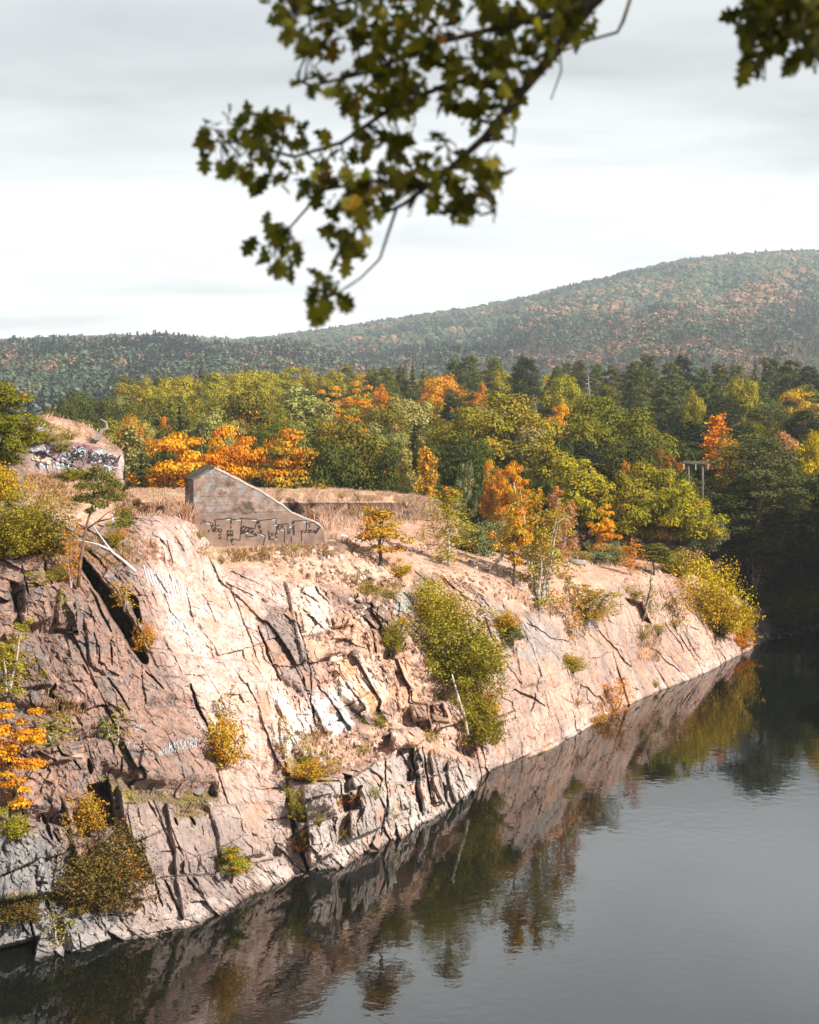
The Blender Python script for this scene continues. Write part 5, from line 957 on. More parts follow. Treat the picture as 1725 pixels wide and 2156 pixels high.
leafcloud([(1085, 1050, 16, spot(1040, 1194).y), (1080, 1066, 13, spot(1040, 1194).y), (1094, 1060, 12, spot(1040, 1194).y), (1078, 1036, 9, spot(1040, 1194).y)], 300, .13, 8, 'leaf', .9, .8, o, 'gold', .3, 'crown', False)
Ys = 222.
snag = stemthing('dead_tree', 'bare white snag standing above the dark round oak', [[(1241, 840), (1240, 815), (1239, 795), (1238, 786)]] + [[(1239, y), (1239 + dx, y - abs(dx) * .5 + 3)] for y, dx in ((796, 7), (799, -6), (805, 9), (808, -8), (814, 7), (818, -9), (824, 8), (830, -7))], M['dead'], Ys, .11, .02, 'dead tree')
stemthing('dead_sapling', 'black bare crooked stem above the notch of the right cliff', [[(1362, 1275), (1366, 1252), (1371, 1236), (1369, 1222), (1372, 1208)], [(1368, 1226), (1376, 1216)]], M['bark'], spot(1364, 1278).y - .3, .07, .02, 'dead tree')
stemthing('root_pole', 'pale bare root leaning in the notch of the right cliff', [[(1352, 1310), (1360, 1290), (1366, 1262)]], M['dead'], spot(1352, 1308).y - 1.2, .06, .03, 'root', )
stemthing('birch_tree', 'white birch stem below the cliff thicket', [[(986, 1548), (978, 1505), (966, 1470), (958, 1442), (952, 1420)]], M['birchbark'], spot(986, 1548).y - .6, .075, .04, 'tree')
st = empty('tree_stump', (0, 0, 0), 'uprooted grey stump with twisted roots on the mound', 'stump'); Yst = spot(212, 932).y - .5; rr = random.Random(4)
line_obj('stem', px3([(196, 934), (208, 920), (216, 905), (226, 901), (224, 890), (212, 883)], Yst), .13, .05, M['dead'], st)
for k in range(12):
    a = R(rr.uniform(-200, 40)); L = rr.uniform(8, 20)
    line_obj('root', px3([(203, 926), (203 + math.cos(a) * L * .6 + rr.uniform(-2, 2), 926 + math.sin(a) * L * .4), (203 + math.cos(a) * L, 926 + math.sin(a) * L * .8 + rr.uniform(-4, 4))], Yst + rr.uniform(-.3, .2)), .05, .012, M['dead'], st, 5)
dw = empty('driftwood', (0, 0, 0), 'bleached forked branch on the mound top', 'branch'); Yd = spot(85, 905).y - .5
line_obj('stem', px3([(66, 904), (74, 906), (84, 902), (92, 898), (96, 892)], Yd), .07, .03, M['snag'], dw); line_obj('fork', px3([(74, 906), (82, 908), (92, 906)], Yd), .05, .02, M['snag'], dw)
lg = empty('log', (0, 0, 0), 'grey weathered log lying on the sandy plateau', 'log'); Yl = spot(1216, 1190).y - .3
line_obj('log_body', px3([(1198, 1182), (1216, 1184), (1233, 1185)], Yl), .20, .19, M['dead'], lg, 12)
mb = MB(); mb.tube(px3([(1233, 1185), (1233.6, 1185)], Yl), [.15, .15], 12); mb.build('cut_face', M['snag'], lg)
line_obj('support', px3([(1231, 1187), (1231, 1193)], Yl), .05, .05, M['dead'], lg)
br = empty('branch_pile', (0, 0, 0), 'heap of dark dead branches on the sandy brow', 'branches'); Yb = spot(790, 1215).y - .4
for k in range(16):
    x = rr.uniform(755, 830); y = 1205 + (x - 755) * .28 + rr.uniform(-6, 8); a = R(rr.uniform(-10, 50)); L = rr.uniform(12, 34); Yk = float(depth([x], [y])[0])
    line_obj('dead_branch', [Vector(P(x - math.cos(a) * L / 2, y - math.sin(a) * L / 2, Yk - .2)), Vector(P(x, y - 2, Yk - .3)), Vector(P(x + math.cos(a) * L / 2, y + math.sin(a) * L / 2, Yk - .2))], .035, .012, M['bark'] if k % 3 else M['dead'], br, 5)
# wooden H frame power poles
Ypp = 144.; pg = float(zg((1465 - CX) / F * Ypp, Ypp))
pp = empty('power_pole', P(1465, HY, Ypp)[:1] + (Ypp, pg), 'grey wooden twin pole power line frame with a crossbar', 'power pole')
M['pole'] = plain('grey_timber', (.065, .056, .05), (.16, .14, .125), 4); M['insul'] = plain('glass_insulator', (.35, .38, .38), (.6, .62, .62), 4, .2, .6)
zt = P(0, 973, Ypp)[2]
for s in (-1, 1):
    x = s * 15.0 / F * Ypp; line_obj('pole', [(x - s * .05, 0, -.3), (x - s * .03, 0, (zt - pg) / 2), (x, 0, zt - pg + .12)], .12, .09, M['pole'], pp, 10)
mb = MB(); hw = 27 / F * Ypp
mb.prism([(-hw, -.26, zt - pg - .10), (hw, -.26, zt - pg - .16), (hw, -.26, zt - pg + .06), (-hw, -.26, zt - pg + .12)], (0, .14, 0)); mb.build('crossbar', M['pole'], pp)
for xx in (-hw + .06, -.03 * hw, hw - .06):
    mb = MB(); zb = zt - pg - .12
    for k in range(4): mb.tube([(xx, -.19, zb - .04 - k * .13), (xx, -.19, zb - .08 - k * .13), (xx, -.19, zb - .13 - k * .13)], [.03, .085, .03], 8)
    mb.build('insulator', M['insul'], pp)
pl = empty('power_line', (0, 0, 0), 'thin black power wires crossing the wood left of the poles', 'wires'); M['wire'] = plain('wire', (.02, .02, .02), (.04, .04, .04))
for xx, dz in ((-hw, 0), (0, 0), (hw, 0)):
    a = Vector(P(1465, HY, Ypp)); a = Vector((a.x + xx, Ypp - .19, zt - .75)); b_ = Vector((-95 + xx, 330, 30))
    line_obj('wire', [a.lerp(b_, t) + Vector((0, 0, -9 * t * (1 - t))) for t in [i / 14 for i in range(15)]], .016, .016, M['wire'], pl, 4)

# ----------------------------------------------------------------- concrete ruin
def ruin():
    d = Vector((.93, .37, 0)).normalized(); Y0 = 86.2; X0 = (408 - CX) / F * Y0; nrm = Vector((d.y, -d.x, 0))
    def fp(x, y, off=0.):
        t = ((x - CX) / F * Y0 - X0) / (d.x - (x - CX) / F * d.y); Y = Y0 + d.y * t
        return Vector((X0 + d.x * t, Y, CZ + (HY - y) / F * Y)) + nrm * off
    m, nt, _, _ = mat('ruin_concrete')
    tc = N(nt, 'ShaderNodeTexCoord'); o_ = tc.outputs['Object']
    big = noise(nt, .55, 5, .6, o_); fine = noise(nt, 3.5, 7, .7, o_); mid = noise(nt, 1.3, 5, .65, o_, .6)
    c = ramp(nt, big, [(.3, (.195, .14, .112)), (.7, (.32, .235, .19))])
    c = mix_rgb(nt, c, (.27, .26, .255), ramp(nt, mid, [(.51, (0,) * 3), (.56, (.85,) * 3)]))
    c = mix_rgb(nt, c, (.075, .05, .036), ramp(nt, noise(nt, .9, 5, .7, o_, .4), [(.55, (0,) * 3), (.66, (.85,) * 3)]))
    c = mix_rgb(nt, c, ramp(nt, fine, [(.32, (.45,) * 3), (.62, (1.15,) * 3)]), 1.0, 'MULTIPLY')
    mp = N(nt, 'ShaderNodeMapping'); mp.inputs['Scale'].default_value = (.4, .4, 7); nt.links.new(o_, mp.inputs[0])
    bd = noise(nt, 1.0, 4, .6, mp.outputs[0]); c = mix_rgb(nt, c, ramp(nt, bd, [(.4, (.85,) * 3), (.6, (1.05,) * 3)]), .6, 'MULTIPLY')
    mm = N(nt, 'ShaderNodeMath', operation='ADD'); nt.links.new(fine, mm.inputs[0]); nt.links.new(bd, mm.inputs[1])
    surf(nt, c, .93, .15, mm.outputs[0], .6, .05); M['conc'] = m
    M['plinth'] = plain('board_marked_concrete', (.15, .10, .078), (.26, .185, .15), 2.0, .92, .15, .5, .03)
    M['cap'] = plain('sunlit_concrete_edge', (.30, .26, .23), (.56, .51, .46), 5, .95, .1, .8, .05); M['roof'] = plain('shaded_roof_and_joint', (.03, .028, .024), (.17, .145, .12), 2.2, .95, .1, .7, .05)  # sunlit top edge and shaded roof slope put into the colours
    r = empty('concrete_ruin', (0, 0, 0), 'sloping concrete ruin wall with big outlined graffiti letters', 'ruin')
    C = lambda x, y: (368.4 + .2058 * x * 1.038, 957.9 + .2058 * y * 1.038)
    edge = [C(390, 128), C(470, 165), C(560, 210), C(640, 248), C(700, 285), C(780, 322), C(850, 360), C(930, 415), C(1000, 455), C(1060, 492), C(1110, 535), C(1160, 570), C(1250, 612), C(1340, 642), C(1400, 672), C(1440, 702), C(1466, 742)]
    rj = random.Random(3); edge = [(x, y + (rj.uniform(-1., 1.) if 0 < i < 16 else 0)) for i, (x, y) in enumerate(edge)]
    prof = [C(185, 255), C(232, 226), C(300, 180), C(350, 146)] + edge + [C(1474, 860), C(1474, 960), C(700, 1010), C(185, 960)]
    ext = -nrm * 1.75 + Vector((0, 0, -.03))
    mb = MB(); mb.prism([fp(*p) for p in prof], ext); mb.build('wall', M['conc'], r)
    pb = [C(190, 588), C(640, 588), C(1165, 578), C(1250, 616), C(1340, 648), C(1436, 706), C(1462, 748), C(1470, 862), C(1470, 955), C(700, 1005), C(190, 950)]
    mb = MB(); mb.prism([fp(*p, .12) for p in pb], -nrm * .115); mb.build('plinth', M['plinth'], r)
    mb = MB(); cap = [fp(*p) for p in edge]
    for a, b in zip(cap[:-1], cap[1:]):
        up = Vector((0, 0, .06)) + d * .02; k = rj.uniform(.7, 1.3)
        mb.prism([a + nrm * .03 + up * -.6, b + nrm * .03 + up * -.6, b + nrm * .03 + up * k, a + nrm * .03 + up * k], ext * .98 - nrm * .05)
    mb.build('coping', M['cap'], r)
    rf = [C(183, 257), C(232, 226), C(300, 180), C(392, 126)]
    mb = MB(); q = [fp(*p) for p in rf]
    for a, b in zip(q[:-1], q[1:]):
        u_ = Vector((-.06, 0, .10)); mb.prism([a + nrm * .02, b + nrm * .02, b + nrm * .02 + u_, a + nrm * .02 + u_], ext * 1.01 - nrm * .03)
    mb.build('roof_slab', M['roof'], r)
    for yy, x1, x2 in ((411, 250, 560), (469, 220, 300), (560, 250, 1120)):     # casting joints broken open
        ribs = [(C(x1 + (x2 - x1) * t / 9, yy + rj.uniform(-4, 4)), 1) for t in range(10)]
        ribbons('casting_joint', [([a for a, _ in ribs], 1.1)], M['roof'], r, lambda xs, ys, off: [fp(a, b, .006) for a, b in zip(xs, ys)])
    w1 = lambda xs, ys, off: [fp(a, b, .12 + off) for a, b in zip(xs, ys)]
    ln = [[(240, 680), (287, 635), (290, 660), (350, 665), (362, 740)], [(380, 640), (548, 620), (545, 720)], [(390, 645), (395, 725), (455, 728), (440, 830)], [(555, 635), (652, 630), (635, 840), (560, 822)], [(635, 620), (805, 635), (782, 725), (660, 700)], [(805, 655), (825, 645), (990, 625), (997, 770), (905, 775)], [(705, 760), (695, 808), (805, 792)], [(968, 685), (1110, 675), (1105, 775)], [(1002, 730), (1075, 728), (1070, 885)], [(1150, 650), (1290, 645), (1290, 742)], [(1290, 680), (1325, 675), (1318, 735)], [(1320, 662), (1365, 660), (1425, 715), (1370, 776)], [(1240, 765), (1240, 850)], [(800, 758), (886, 790), (860, 905)], [(510, 740), (510, 850)], [(1120, 775), (1130, 720), (1150, 712)], [(920, 830), (1000, 832)], [(440, 690), (400, 700)], [(1140, 800), (1145, 880)], [(640, 715), (645, 775), (720, 762)]]
    ribbons('letter_outline', [([C(*p) for p in l], 1.9) for l in ln], M['p_black'], r, w1, .010)
    pf = [[(342, 672), (365, 662), (392, 728), (455, 730), (450, 822), (425, 822), (430, 752), (368, 756)], [(540, 660), (556, 640), (552, 720), (540, 722)], [(510, 740), (570, 740), (568, 800), (510, 796)], [(536, 830), (560, 820), (578, 850), (570, 887), (558, 880)], [(640, 715), (672, 694), (735, 715), (808, 782), (795, 794), (720, 758), (645, 770)], [(803, 655), (828, 648), (852, 762), (840, 770), (818, 722)], [(912, 775), (1003, 765), (1002, 832), (984, 826), (986, 790), (940, 790), (934, 832), (918, 830)], [(1000, 690), (1066, 690), (1066, 712), (1000, 722)], [(1145, 658), (1170, 650), (1173, 790), (1160, 786)], [(1230, 742), (1312, 736), (1372, 736), (1385, 760), (1240, 766)], [(1105, 730), (1122, 775), (1104, 776)], [(1392, 722), (1420, 702), (1392, 772), (1366, 772)], [(862, 900), (888, 790), (872, 880)], [(905, 738), (930, 758), (915, 766)], [(322, 738), (338, 738), (338, 756), (322, 756)]]
    fills('letter_shadow', [[C(*p) for p in l] for l in pf], M['p_black'], r, w1, .016)
    stp = []
    for (a, b) in [((352, 690), (362, 668)), ((366, 724), (376, 700)), ((398, 745), (412, 733)), ((430, 745), (445, 733)), ((428, 775), (448, 762)), ((430, 805), (448, 790)), ((545, 700), (551, 680)), ((520, 770), (534, 755)), ((545, 770), (560, 755)), ((560, 860), (572, 845)), ((660, 735), (680, 715)), ((690, 745), (708, 722)), ((730, 750), (745, 735)), ((765, 772), (780, 758)), ((815, 690), (832, 675)), ((826, 735), (840, 720)), ((960, 785), (975, 772)), ((985, 800), (1000, 786)), ((925, 790), (938, 778)), ((1020, 715), (1034, 700)), ((1148, 695), (1166, 680)), ((1255, 762), (1270, 746)), ((1290, 760), (1303, 745)), ((1312, 730), (1326, 716)), ((1340, 756), (1352, 742)), ((560, 872), (574, 862))]:
        stp.append(([C(*a), C(*b)], 1.3))
    ribbons('letter_stripe', stp, M['p_orange'], r, w1, .024)
    hl = [((500, 640), (540, 632)), ((600, 642), (645, 640)), ((748, 642), (798, 646)), ((952, 640), (985, 636)), ((1036, 736), (1068, 744)), ((1250, 655), (1285, 658)), ((835, 780), (875, 802)), ((300, 672), (340, 676)), ((970, 690), (1000, 692)), ((980, 828), (1000, 832)), ((1120, 716), (1146, 706)), ((690, 772), (715, 768))]
    ribbons('letter_highlight', [([C(*a), C(*b)], 2.4) for a, b in hl], M['p_pale'], r, w1, .020)
    sd = ext.normalized()
    def side(x, y):      # the narrow end face
        t = (x - 388.5) / (408 - 388.5); a = fp(408, y); return a + ext * (1 - t) + ext.cross(Vector((0, 0, 1))).normalized() * -.0
    outw = Vector((0, 0, 1)).cross(ext).normalized()
    if outw.dot(d) > 0: outw = -outw
    ws = lambda xs, ys, off: [side(a, b) + outw * off for a, b in zip(xs, ys)]
    ribbons('side_tag', [(circ(391.5, 1050, 2.2, 5.5, 0, 350, 12), 1.6), ([(395, 1056), (395.5, 1046), (399, 1044), (400, 1050), (396, 1053), (402, 1056)], 1.5), ([(395, 1060), (397, 1072)], 1.2)], M['p_white'], r, ws, .02)
ruin()

# ----------------------------------------------------------------- boulders and rubble
def boulder_mesh(seed, sub=2):
    v, f = ico(sub); v = v * np.array([1, .85, .7])
    g = np.random.default_rng(seed)
    for _ in range(13):
        d = unit(g, 1)[0]; h = g.uniform(.32, .6); s = v @ d; v = v - np.maximum(s - h, 0)[:, None] * d
    return v * (1 + .05 * vnoise(v * 3 + seed, seed))[:, None], f
BM = []
for s in range(6):
    v, f = boulder_mesh(200 + s); o = mesh_obj('boulder', v, f, M['stone']); cattr(o, 'Col', np.tile([(.40, .29, .24), (.32, .20, .145), (.52, .43, .38), (.19, .165, .155), (.36, .24, .18), (.13, .11, .10)][s], (len(v), 1)).astype(np.float32)); BM.append(o.data); bpy.data.objects.remove(o)
for k, (x, y, w, s, lab) in enumerate([(745, 1140, 46, 2, 'long white slab of stone on the sand right of the ruin'), (722, 1128, 26, 2, 'pale block at the upper end of the white slab'), (612, 1152, 22, 5, 'dark stone in the rubble right of the ruin'), (695, 1146, 20, 5, 'black boulder right below the lower end of the ruin'), (708, 1156, 16, 5, 'second dark boulder below the ruin end'), (683, 1152, 14, 3, 'small grey boulder below the ruin end'), (1275, 1526, 26, 2, 'white stone standing at the waterline under the orange birch'), (648, 1552, 18, 2, 'round pale stone before the white paint patch'), (722, 1322, 36, 1, 'large brown block, upper one on the ledge'), (700, 1338, 30, 1, 'brown block left on the ledge'), (732, 1340, 30, 1, 'brown block right on the ledge'), (745, 1276, 40, 0, 'flat slab on the ledge top'), (778, 1268, 28, 1, 'brown stone at the end of the flat slab'), (758, 1300, 26, 0, 'pale stone below the flat slab'), (775, 1352, 22, 4, 'stone beneath the green ledge bush'), (790, 1378, 20, 4, 'stone in the warm gully, upper'), (810, 1418, 24, 1, 'brown stone in the warm gully, middle'), (825, 1470, 20, 4, 'block at the foot of the warm gully'), (1185, 1232, 14, 2, 'white pebble boulder on the sand by the birch clump'), (1012, 1232, 18, 2, 'white stone on the sandy slope right of the cliffside birch'), (762, 1568, 16, 0, 'stone beside the gully shrub'), (700, 1600, 18, 3, 'standing grey stone at the gully lip'), (780, 1600, 20, 0, 'pale stone near the stained block'), (850, 1728, 44, 0, 'flat brown stone at the water below the stained block'), (680, 1795, 26, 2, 'pale boulder at the waterline left of the stained block'), (560, 1172, 14, 0, 'small stone in front of the ruin'), (640, 1168, 18, 0, 'stone in front of the right part of the ruin'), (1398, 1437, 16, 3, 'dark stone in the water at the right cliff toe'), (1610, 1352, 22, 3, 'grey stone at the far waterline corner'), (1640, 1342, 18, 0, 'pale stone on the dark far shore'), (1665, 1338, 16, 3, 'dark stone on the far shore'), (52, 1600, 44, 3, 'grey boulder half behind the orange maple'), (100, 1550, 66, 3, 'rounded grey boulder right of the orange maple top'), (160, 1590, 60, 0, 'slanted boulder under the olive sapling'), (415, 1662, 46, 3, 'rounded grey boulder below the painted words')]):
    p = spot(x, y); r = w / F * p.y * .55
    o = bpy.data.objects.new('boulder', BM[s]); COL.objects.link(o); o.location = p + Vector((.0, .05, -.12 * r)); o.scale = (r, r * .8, r * (.55 if w > 35 else .75)); o.rotation_euler = (TR.uniform(-.3, .3), TR.uniform(-.2, .4), TR.uniform(-.5, .5))
    tag(o, lab, 'boulder', 'loose boulders on the quarry ledges')
def rubble():
    g = np.random.default_rng(8); v, f = ico(1); nv = len(v); P_ = []
    for poly, n in [([(520, 1165), (690, 1150), (760, 1165), (880, 1235), (700, 1240), (560, 1205)], 300), ([(640, 1340), (700, 1335), (830, 1400), (830, 1450), (700, 1372)], 240), ([(620, 1560), (730, 1545), (840, 1520), (860, 1580), (720, 1625), (620, 1620)], 340), ([(860, 1400), (935, 1400), (950, 1475), (870, 1475)], 120), ([(900, 1205), (1000, 1180), (1150, 1230), (1230, 1260), (1130, 1285), (1000, 1235)], 260), ([(705, 1680), (762, 1680), (760, 1705)], 60), ([(1300, 1190), (1460, 1215), (1440, 1235), (1250, 1225)], 90), ([(690, 1120), (900, 1130), (980, 1170), (800, 1170)], 120), ([(730, 1255), (850, 1260), (840, 1330), (760, 1350)], 110)]:
        a = np.array(poly); q = np.stack([g.uniform(a[:, 0].min(), a[:, 0].max(), n * 3), g.uniform(a[:, 1].min(), a[:, 1].max(), n * 3)], 1)
        P_.append(q[in_poly(q[:, 0], q[:, 1], poly)][:n])
    q = np.concatenate(P_); n = len(q); Y = depth(q[:, 0], q[:, 1]); c = W3(q[:, 0], q[:, 1], Y - .05)
    r = .035 + .16 * g.random(n) ** 3
    pv = np.repeat(v[None], n, 0) * g.uniform(.65, 1.2, (n, nv, 1)) * g.uniform(.6, 1.2, (n, 1, 3))
    V = pv * r[:, None, None] + c[:, None]; Fc = (f[None] + (np.arange(n) * nv)[:, None, None]).reshape(-1, 3)
    o = mesh_obj('rubble', V.reshape(-1, 3), Fc, M['stone']); cc = np.array([(.46, .32, .25), (.36, .23, .165), (.52, .42, .36), (.26, .19, .16)])[g.integers(0, 4, n)] * g.uniform(.75, 1.15, (n, 1))
    cattr(o, 'Col', np.repeat(cc, nv, 0)); tag(o, 'loose rubble and pebbles scattered over the sandy ledges', 'rubble', None, 'stuff')
rubble()

# ----------------------------------------------------------------- grass
def grass(name, label, spec, seed):
    g = np.random.default_rng(seed); V = []; Cc = []
    for poly, n, h, w, cols in spec:
        a = np.array(poly); q = np.stack([g.uniform(a[:, 0].min(), a[:, 0].max(), n * 3), g.uniform(a[:, 1].min(), a[:, 1].max(), n * 3)], 1)
        q = q[in_poly(q[:, 0], q[:, 1], poly)]
        cl = fbm(np.stack([q[:, 0] * .06, q[:, 1] * .12, 0 * q[:, 0]], 1), 2, seed); q = q[g.random(len(q)) < .5 + cl * 1.2][:n]; n = len(q)
        if n == 0: continue
        Y = depth(q[:, 0], q[:, 1]); c = W3(q[:, 0], q[:, 1], Y - .03); c[:, 2] -= .05
        hh = h * g.uniform(.5, 1.25, n); an = g.uniform(0, 6.283, n); ln = g.normal(0, .42, (n, 2)) * hh[:, None] + np.array([.05, 0])
        sd = np.stack([np.cos(an), np.sin(an), 0 * an], 1) * w
        tip = c + np.stack([ln[:, 0], ln[:, 1], hh], 1); midp = c + np.stack([ln[:, 0] * .35, ln[:, 1] * .35, hh * .55], 1)
        V.append(np.stack([c - sd, c + sd, midp + sd * .8, tip, midp - sd * .8], 1))
        ca = np.array(cols)[g.integers(0, len(cols), n)] * g.uniform(.7, 1.2, (n, 1)); Cc.append(np.repeat(ca, 5, 0))
    V = np.concatenate(V); n = len(V)
    b = np.arange(n)[:, None] * 5; f = np.concatenate([b + np.array([[0, 1, 2]]), b + np.array([[0, 2, 4]]), b + np.array([[4, 2, 3]])])
    o = mesh_obj(name, V.reshape(-1, 3), f, M['grass']); cattr(o, 'Col', np.concatenate(Cc)); tag(o, label, 'grass', None, 'stuff')
straw = [(.52, .33, .22), (.60, .42, .31), (.46, .29, .17), (.64, .50, .38), (.50, .28, .20)]
green = [(.16, .16, .03), (.24, .19, .04), (.12, .13, .04)]
rust = [(.42, .20, .08), (.36, .15, .06), (.52, .30, .16)]
grass('dry_grass', 'tall pinkish dry grass along the terrace and around the ruin', [
 ([(264, 1031), (600, 1031), (700, 1031), (850, 1040), (930, 1056), (930, 1066), (800, 1056), (600, 1056), (264, 1058)], 42000, .24, .013, straw + straw + straw + green[:1]),
 ([(850, 1040), (935, 1058), (960, 1085), (925, 1100), (890, 1075), (830, 1056)], 5000, .32, .015, straw + green), ([(262, 1060), (400, 1062), (400, 1088), (270, 1085)], 1500, .26, .015, straw + rust),
 ([(376, 1068), (406, 1068), (412, 1104), (380, 1092)], 500, .8, .022, rust + straw), ([(660, 1085), (790, 1100), (800, 1125), (690, 1118), (660, 1100)], 1500, .7, .02, straw), ([(470, 1160), (690, 1145), (690, 1165), (560, 1182), (480, 1185)], 1700, .30, .02, straw + green + rust), ([(690, 1118), (760, 1150), (740, 1165), (690, 1140)], 500, .3, .02, rust + green),
 ([(690, 1070), (900, 1072), (900, 1104), (690, 1100)], 1300, .34, .015, rust + straw + green), ([(960, 1095), (1100, 1150), (1190, 1165), (1190, 1178), (1060, 1168), (960, 1125)], 4200, .4, .02, straw + green + [(.24, .25, .07)] * 4), ([(1200, 1165), (1440, 1200), (1430, 1210), (1200, 1185)], 2000, .4, .02, green + straw), ([(870, 1100), (940, 1100), (940, 1150), (880, 1150)], 700, .5, .02, rust + straw)], 3)
grass('weeds', 'green and rusty weeds rooted in the ledges of the cliff', [
 ([(64, 880), (110, 870), (190, 895), (250, 930), (240, 945), (180, 925), (70, 925)], 500, .2, .02, green + straw), ([(70, 872), (150, 880), (225, 915), (262, 950), (258, 955), (210, 925), (140, 892), (70, 890)], 420, .32, .016, straw + rust), ([(50, 1000), (240, 1000), (250, 1060), (60, 1075)], 2400, .22, .02, green + rust + rust), ([(240, 1005), (275, 1050), (275, 1110), (240, 1090)], 700, .3, .02, rust + green),
 ([(205, 1628), (300, 1665), (460, 1664), (462, 1688), (375, 1694), (285, 1690), (215, 1645)], 1100, .12, .016, green + [(.30, .27, .09)]), ([(365, 1690), (445, 1690), (438, 1716), (370, 1722)], 350, .12, .016, green + rust), ([(0, 1885), (85, 1880), (80, 1930), (0, 1935)], 900, .16, .016, green), ([(595, 1610), (720, 1590), (715, 1630), (610, 1650)], 1100, .2, .018, green + rust), ([(620, 1540), (700, 1540), (690, 1590), (620, 1600)], 700, .2, .018, green + rust),
 ([(720, 1205), (850, 1230), (835, 1265), (740, 1245)], 1200, .2, .018, green + rust + straw), ([(1130, 1268), (1240, 1295), (1230, 1310), (1130, 1290)], 600, .25, .018, rust + green), ([(1300, 1228), (1460, 1240), (1480, 1290), (1380, 1290), (1300, 1255)], 1100, .25, .018, rust + green + straw), ([(1335, 1315), (1395, 1320), (1390, 1395), (1345, 1390)], 700, .22, .018, rust + green), ([(60, 1125), (270, 1130), (300, 1185), (180, 1205), (60, 1180)], 1500, .2, .018, rust + green), ([(250, 1100), (330, 1145), (375, 1200), (300, 1180)], 600, .18, .018, rust),
 ([(400, 1100), (430, 1130), (470, 1180), (450, 1195), (400, 1140)], 500, .16, .016, straw + green), ([(860, 1560), (960, 1600), (950, 1615), (870, 1580)], 500, .2, .018, green + rust), ([(1490, 1230), (1560, 1290), (1590, 1350), (1560, 1350), (1500, 1270)], 900, .3, .02, rust + green), ([(705, 1678), (760, 1674), (762, 1690), (708, 1692)], 300, .16, .016, rust + green), ([(100, 1450), (185, 1500), (110, 1520), (80, 1480)], 500, .2, .018, rust + green), ([(1245, 1480), (1300, 1480), (1300, 1530), (1250, 1535)], 400, .3, .02, rust), ([(450, 1590), (510, 1600), (560, 1640), (450, 1620)], 300, .16, .016, rust + green)], 4)

